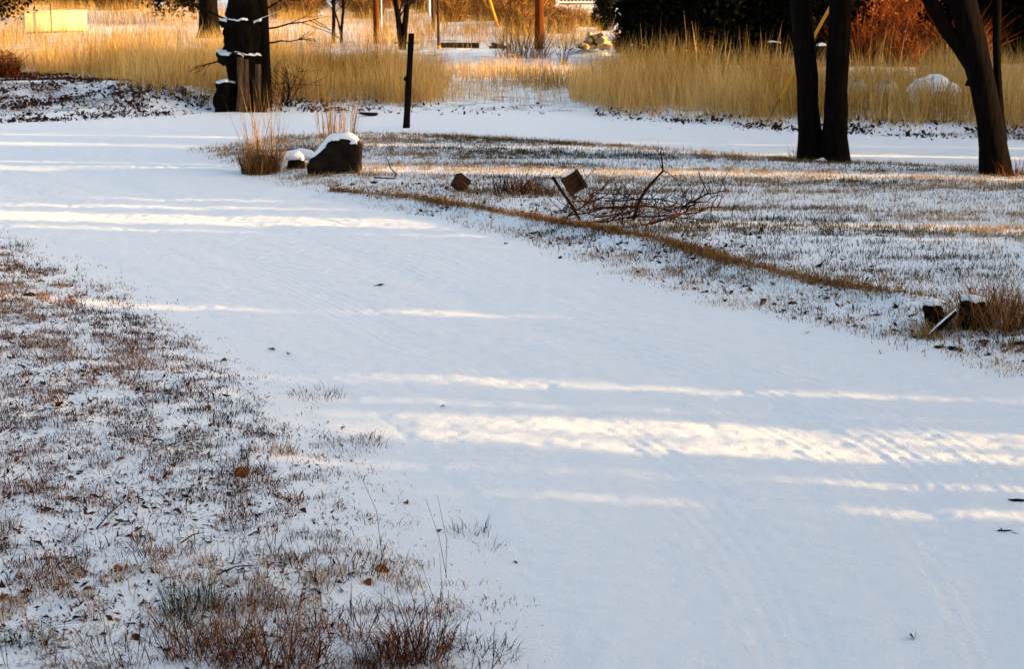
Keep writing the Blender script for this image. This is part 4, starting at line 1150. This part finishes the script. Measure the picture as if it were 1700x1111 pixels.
# far shrubs
def shrub_mesh(n, w, h, mat, leafn=0):
    a = rng.uniform(0, 6.28, n); q = np.sqrt(rng.uniform(0, 1, n)) * w * .35
    pos = np.stack([np.cos(a) * q, np.sin(a) * q, np.zeros(n)], 1)
    V, F, r = blades_np(pos, np.clip(rng.normal(h, h * .2, n), h * .3, None) * (1 - .3 * q / w), rng.uniform(.012, .03, n), rng.uniform(0, 6.28, n), np.abs(rng.normal(.25, .2, n)) + 0.9 * q / w, rng.uniform(0, 1, n), .35, a + rng.normal(0, .5, n))
    m = n * 2
    u = rng.normal(size=(m, 3)); u /= np.linalg.norm(u, axis=1, keepdims=True); u *= rng.uniform(.4, 1, m)[:, None] ** .5
    u[:, 2] = np.abs(u[:, 2]) if True else 0
    V2, F2, r2 = quads_np(u * np.array([w * .55, w * .5, h * .95]) + np.array([0, 0, .04]), rng.uniform(.03, .08, m), np.clip(rng.uniform(0, 1, m), 0, 1))
    return np_mesh('shrub', np.vstack([V, V2]), F + [f + len(V) for f in F2], mat, {'rnd': np.concatenate([r, r2])})
SM = [shrub_mesh(420, 1.5, 1.1, M['sage']), shrub_mesh(420, 1.8, 1.3, M['sage']), shrub_mesh(360, 1.2, .8, M['sage'])]
RM = [shrub_mesh(520, 1.6, 1.5, M['rust']), shrub_mesh(520, 1.3, 1.2, M['rust'])]
def shrub(px, py, k, s, label, grp, mats=SM):
    o = obj('shrub', mats[k % len(mats)], loc=P(px, py), rz=random.random() * 6, sc=s); return tag(o, label, 'shrub', grp)
GL = 'golden-brown rounded shrub on the snowy slope behind the utility poles'
for i, (px, py, s) in enumerate(((745, 36, .9), (775, 30, 1.1), (810, 34, 1.0), (850, 42, 1.0), (868, 30, 1.2), (760, 14, 1.2), (800, 12, 1.3), (840, 16, 1.2), (915, 40, .8), (930, 30, .45), (950, 40, .6), (975, 44, .6), (930, 55, .7), (870, 58, .7), (905, 20, .7),
                                 (875, 10, 1.2), (720, 20, 1.1), (470, 26, 1.0), (500, 30, 1.0), (455, 18, 1.1), (520, 14, 1.0), (600, 18, 1.1), (610, 30, .8), (585, 14, 1.0))):
    where = 'near the two slim saplings' if px < 560 else 'beside the utility pole nearest the saplings' if px < 700 else 'behind the slim dark pole and lying beam' if px < 790 else 'beside the slanting guy-wire guard on the slope' if px < 862 else 'right behind the thick utility pole' if px < 912 else 'below the white railed porch'
    shrub(px, py, i, s, 'golden-brown rounded shrub ' + where, 'golden shrubs ' + where)
FL = 'golden-brown shrub on the far sunlit slope behind the dead tiered tree'
for i, (px, py, s) in enumerate(((20, 24, .9), (120, 12, 1.0), (165, 12, 1.1), (190, 16, 1.0), (60, 8, 1.1), (230, 14, 1), (300, 10, 1))):
    shrub(px, py, i, s, FL, 'golden shrubs on the far left slope')
tuft(868, 96, 220, 0.7, 0.75, 0.2, 0.016, 'clump', 'grey-gold leafless thicket at the foot of the thick utility pole', 'thicket', lean=0.5, out=0.8)
for i, (px, py, s) in enumerate(((1045, 88, .55), (8, 128, .5))):
    shrub(px, py, i, s, ('low rust-coloured shrub beside the woodpile', 'rust-brown shrub at the end of the far snowy bank')[i], None, RM)
RL = 'rust-leaved shrub catching sun among the dark junipers'
for i, (px, py, s) in enumerate(((1450, 90, 1.05), (1490, 92, .9), (1425, 86, 1.1), (1525, 90, .9), (1475, 76, 1.5), (1440, 72, 1.5), (1510, 74, 1.6), (1410, 76, 1.5), (1550, 80, 1.4), (1590, 84, 1.2), (1555, 104, .6), (1575, 106, .5), (1425, 108, .85), (1530, 107, .85), (1600, 108, .8), (1500, 110, .7))):
    if py > 100: shrub(px, py, i, s, 'low rust-leaved shrub right behind the tall grass and before the junipers', 'low rust shrubs behind the tall grass', RM)
    else: shrub(px, py, i, s, RL, 'rust shrubs among the junipers', RM)
# small bare bush by the woodpile and one right of the dead tree
for px, py, h, n, lab in ((932, 107, 1.0, 9, 'dark leafless bush standing left of the woodpile'), (475, 176, 0.95, 16, 'tangled leafless bush right of the dead tiered tree')):
    mb = MB()
    for k in range(n):
        branch(mb, (random.gauss(0, .05), random.gauss(0, .05), -.03), (random.gauss(0, .55), random.gauss(0, .4), 1), h * random.uniform(.6, 1), .010, 2, 5, .6, 4, .0)
    o = mb.build('bare_bush', M['twig']); o.location = P(px, py); tag(o, lab, 'bush')

# dark junipers behind the grass
def juniper_mesh(w, h, n_cl, per, leaf, low=0.05):
    zz = rng.uniform(0, 1, n_cl); a = rng.uniform(0, 6.28, n_cl)
    prof = np.minimum(1, np.minimum((zz + .12) * 4, (1.02 - zz) * 1.6)) ** .8
    q = (rng.uniform(.0, 1, n_cl) ** .5) * prof * w / 2
    c = np.stack([np.cos(a) * q, np.sin(a) * q, low + zz * h], 1)
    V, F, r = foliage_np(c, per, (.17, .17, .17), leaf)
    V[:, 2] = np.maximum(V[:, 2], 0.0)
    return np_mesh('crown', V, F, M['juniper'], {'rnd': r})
JM = [juniper_mesh(2.6, 4.5, 330, 55, .085), juniper_mesh(2.3, 5.2, 330, 55, .085), juniper_mesh(3.0, 4.0, 330, 55, .085)]
def trunk_mesh(h, r):
    mb = MB(); mb.tube([(0, 0, -.15), (.02, 0, h * .3), (-.02, .02, h * .6), (0, 0, h)], [r * 1.2, r, r * .7, r * .3], 9, wob=.08)
    return mb.mesh('trunk', M['bark'], True)
TM = trunk_mesh(4.2, .15)
def juniper(loc, k, sc, label, grp, rz=None, meshes=JM):
    root = empty('juniper', loc, random.uniform(0, 6.28) if rz is None else rz); tag(root, label, 'tree', grp)
    root.scale = sc if hasattr(sc, '__len__') else (sc, sc, sc)
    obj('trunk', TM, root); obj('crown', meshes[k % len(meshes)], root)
    return root
for i, (px, py, s) in enumerate(((1078, 101, .6), (1110, 104, .85), (1145, 101, 1.1), (1200, 103, 1.05), (1255, 101, 1.1), (1310, 103, 1.0), (1670, 103, 1.0), (1725, 101, 1.1), (1790, 103, 1.1), (1003, 50, .32), (1120, 103, 1.1), (1230, 103, 1.2), (1340, 103, 1.1), (1622, 103, 1.05))):
    where = 'near the woodpile' if px < 1115 else 'behind the sparse tall stems' if px < 1240 else 'behind the twin-trunked tree' if px < 1400 else 'behind the leaning tree'
    juniper(P(px, py), i, s, 'dense dark juniper standing ' + where, 'junipers ' + where)

# red shed and white-railed porch far back
def shed():
    b = P(665, 15); root = empty('red_shed', b, R(-14)); tag(root, 'red board shed standing far back behind the utility poles', 'shed')
    w, d, h = 3.4, 2.6, 2.4
    mb = MB(); mb.box((0, d / 2, h / 2), (w, d, h)); mb.build('wall', M['dark_wall'], root)
    n = 14
    for i in range(n):
        x = -w / 2 + (i + .5) * w / n
        q = MB(); q.box((x, -0.02, h / 2), (w / n - .02, .04, h)); q.build('board', M['red'], root)
    for i in range(10):
        y = (i + .5) * d / 10
        q = MB(); q.box((w / 2 + .02, y, h / 2), (.04, d / 10 - .02, h)); q.build('board', M['red'], root)
    mb = MB(); mb.box((0.5, -.055, .95), (.85, .03, 1.9)); dr = mb.build('door', M['dark_wall'], root, False, .005)
    mb = MB(); mb.box((0.2, -.085, .95), (.03, .03, .14)); mb.build('handle', M['grey_metal'], dr)
    mb = MB(); mb.v = [Vector(v) for v in ((-w / 2 - .2, -.3, h), (w / 2 + .2, -.3, h), (w / 2 + .2, d + .3, h), (-w / 2 - .2, d + .3, h), (-w / 2 - .2, d / 2, h + 1), (w / 2 + .2, d / 2, h + 1))]
    mb.f = [(0, 1, 5, 4), (2, 3, 4, 5), (0, 4, 3), (1, 2, 5), (0, 3, 2, 1)]; mb.build('roof', M['roof'], root)
shed()
def porch():
    b = P(968, 12); root = empty('porch_house', b); tag(root, 'small dark house with white railed porch on the slope', 'house')
    w = 2.2
    mb = MB(); mb.box((0.3, 3.0, 1.4), (4.5, 3.0, 2.8)); mb.build('wall', M['dark_wall'], root)
    mb = MB(); mb.box((0, .7, .05), (w + .2, 1.55, .1)); mb.build('deck', M['white'], root)
    for x in (-w / 2, w / 2):
        mb = MB(); mb.box((x, 0, 1.25), (.14, .14, 2.4)); mb.build('porch_post', M['white'], root, False, .01)
    for z in (.22, .95):
        mb = MB(); mb.box((0, 0, z), (w - .15, .06, .07)); mb.build('rail', M['white'], root)
    n = 14
    for i in range(n):
        mb = MB(); mb.box((-w / 2 + (i + .7) * w / (n + .4), 0, .585), (.035, .04, .655)); mb.build('baluster', M['white'], root)
    mb = MB(); mb.v = [Vector(v) for v in ((-2.3, -.3, 2.5), (2.9, -.3, 2.5), (2.9, 4.8, 2.9), (-2.3, 4.8, 2.9), (-2.3, 2.6, 4.2), (2.9, 2.6, 4.2))]
    mb.f = [(0, 1, 5, 4), (2, 3, 4, 5), (0, 4, 3), (1, 2, 5), (0, 3, 2, 1)]; mb.build('roof', M['roof'], root)
porch()

# ------------------------------------------------------------------ the windbreak that stands to the right and shades the place
def windbreak():
    sx, sy = math.cos(R(SUN_AZ)), -math.sin(R(SUN_AZ))     # ground direction to the sun
    nx, ny = math.sin(R(SUN_AZ)), math.cos(R(SUN_AZ))      # across it
    # the openings between the trees, measured across the sun: centre, width
    gaps = [(7.98, .28), (8.5, .10), (9.22, .72), (9.80, .10), (10.03, .10), (10.36, .40), (12.35, .24), (13.6, .07), (15.75, .10), (16.05, .12), (16.75, .6), (17.6, .12), (18.2, .08), (21.0, 1.15), (23.55, .6), (24.8, .4)]
    cols = []
    v = -8.0
    for c, w in gaps + [(37.5, 1.0)]:
        cols.append((v, c - w / 2)); v = c + w / 2
    for c, w in gaps:  # unseen saplings added in the openings to break up the sun streaks
        if (w < .35 and c > 8) or c > 15: continue
        u = 16.5; x = nx * c + sx * u; y = ny * c + sy * u
        root = empty('sapling', (x, y, hz(x, y)), -R(SUN_AZ)); tag(root, 'added bushy-topped sapling blocking sun in an opening of the windbreak row', 'tree', 'added sun-blocking saplings in the windbreak row')
        mb = MB(); mb.tube([(0, 0, -.1), (.02, .01, 2), (0, 0, 4)], [.025, .02, .008], 6); mb.build('trunk', M['bark'], root)
        obj('crown', sun_break_mesh(w, 4.2, {7.98: 2.3, 9.22: 2.5, 10.36: 2.55}.get(c, 2.7)), root)
    vars_ = {}
    for a, e in cols:
        L = e - a
        n = max(1, math.ceil(L / 1.6))
        for i in range(n):
            c = a + (i + .5) * L / n; wd = L / n
            u = 15.0 + random.uniform(-1.2, 1.2) + max(0, (c - 24) * 0.25)
            x = nx * c + sx * u; y = ny * c + sy * u
            key = round(wd, 1)
            h = random.uniform(5.5, 7.5)
            if wd >= 0.7:
                if key not in vars_:
                    vars_[key] = column_mesh(wd * 1.02, 6.5, n > 1)
            else:
                if key not in vars_:
                    vars_[key] = column_mesh(max(wd, .12), 6.5, False)
            me = vars_[key]
            root = empty('windbreak_juniper', (x, y, hz(x, y)), -R(SUN_AZ)); root.scale = (1, 1, h / 6.5)
            tag(root, 'columnar dark juniper in the windbreak row beyond the lawn', 'tree', 'windbreak row')
            obj('trunk', TM, root); obj('crown', me, root)
def sun_break_mesh(w, h, z0):  # leaf spray added to cut the sun coming through an opening
    n = int(75 * w / .4); n2 = int(330 * w / .4)
    pos = np.stack([rng.normal(0, .3, n), rng.uniform(-w / 2, w / 2, n), rng.uniform(0.6, h, n)], 1)
    top = np.stack([rng.normal(0, .25, n2), rng.uniform(-w / 2, w / 2, n2), z0 + 2.2 * rng.uniform(0, 1, n2) ** 0.9 + rng.normal(0, .04, n2)], 1)
    pos = np.vstack([pos, top]); n = len(pos)
    V, F, r = quads_np(pos, np.clip(rng.normal(.13, .04, n), .05, None), rng.uniform(0, 1, n), None, 1.4)
    return np_mesh('crown', V, F, M['juniper'], {'rnd': r})
def column_mesh(w, h, wide):
    """a narrow upright crown, w across, dense enough to block a low sun"""
    n = int(700 + 1900 * w)
    z = rng.uniform(0.0, 1, n) ** 1.0; a = rng.uniform(0, 6.28, n)
    prof = np.minimum(1, (1.02 - z) * 3.5) ** .7
    q = rng.uniform(0, 1, n) ** .5 * prof
    ww = w / 2 + (0.10 if wide else 0.0)
    pos = np.stack([np.cos(a) * q * max(ww, .3), np.sin(a) * q * ww + 0.0, 0.08 + z * h], 1)
    s = np.clip(rng.normal(min(.26, .12 + w * .12), .05, n), .06, None)
    V, F, r = quads_np(pos, s, rng.uniform(0, 1, n), None, 1.3)
    V[:, 2] = np.maximum(V[:, 2], 0)
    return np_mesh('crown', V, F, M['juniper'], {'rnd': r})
windbreak()
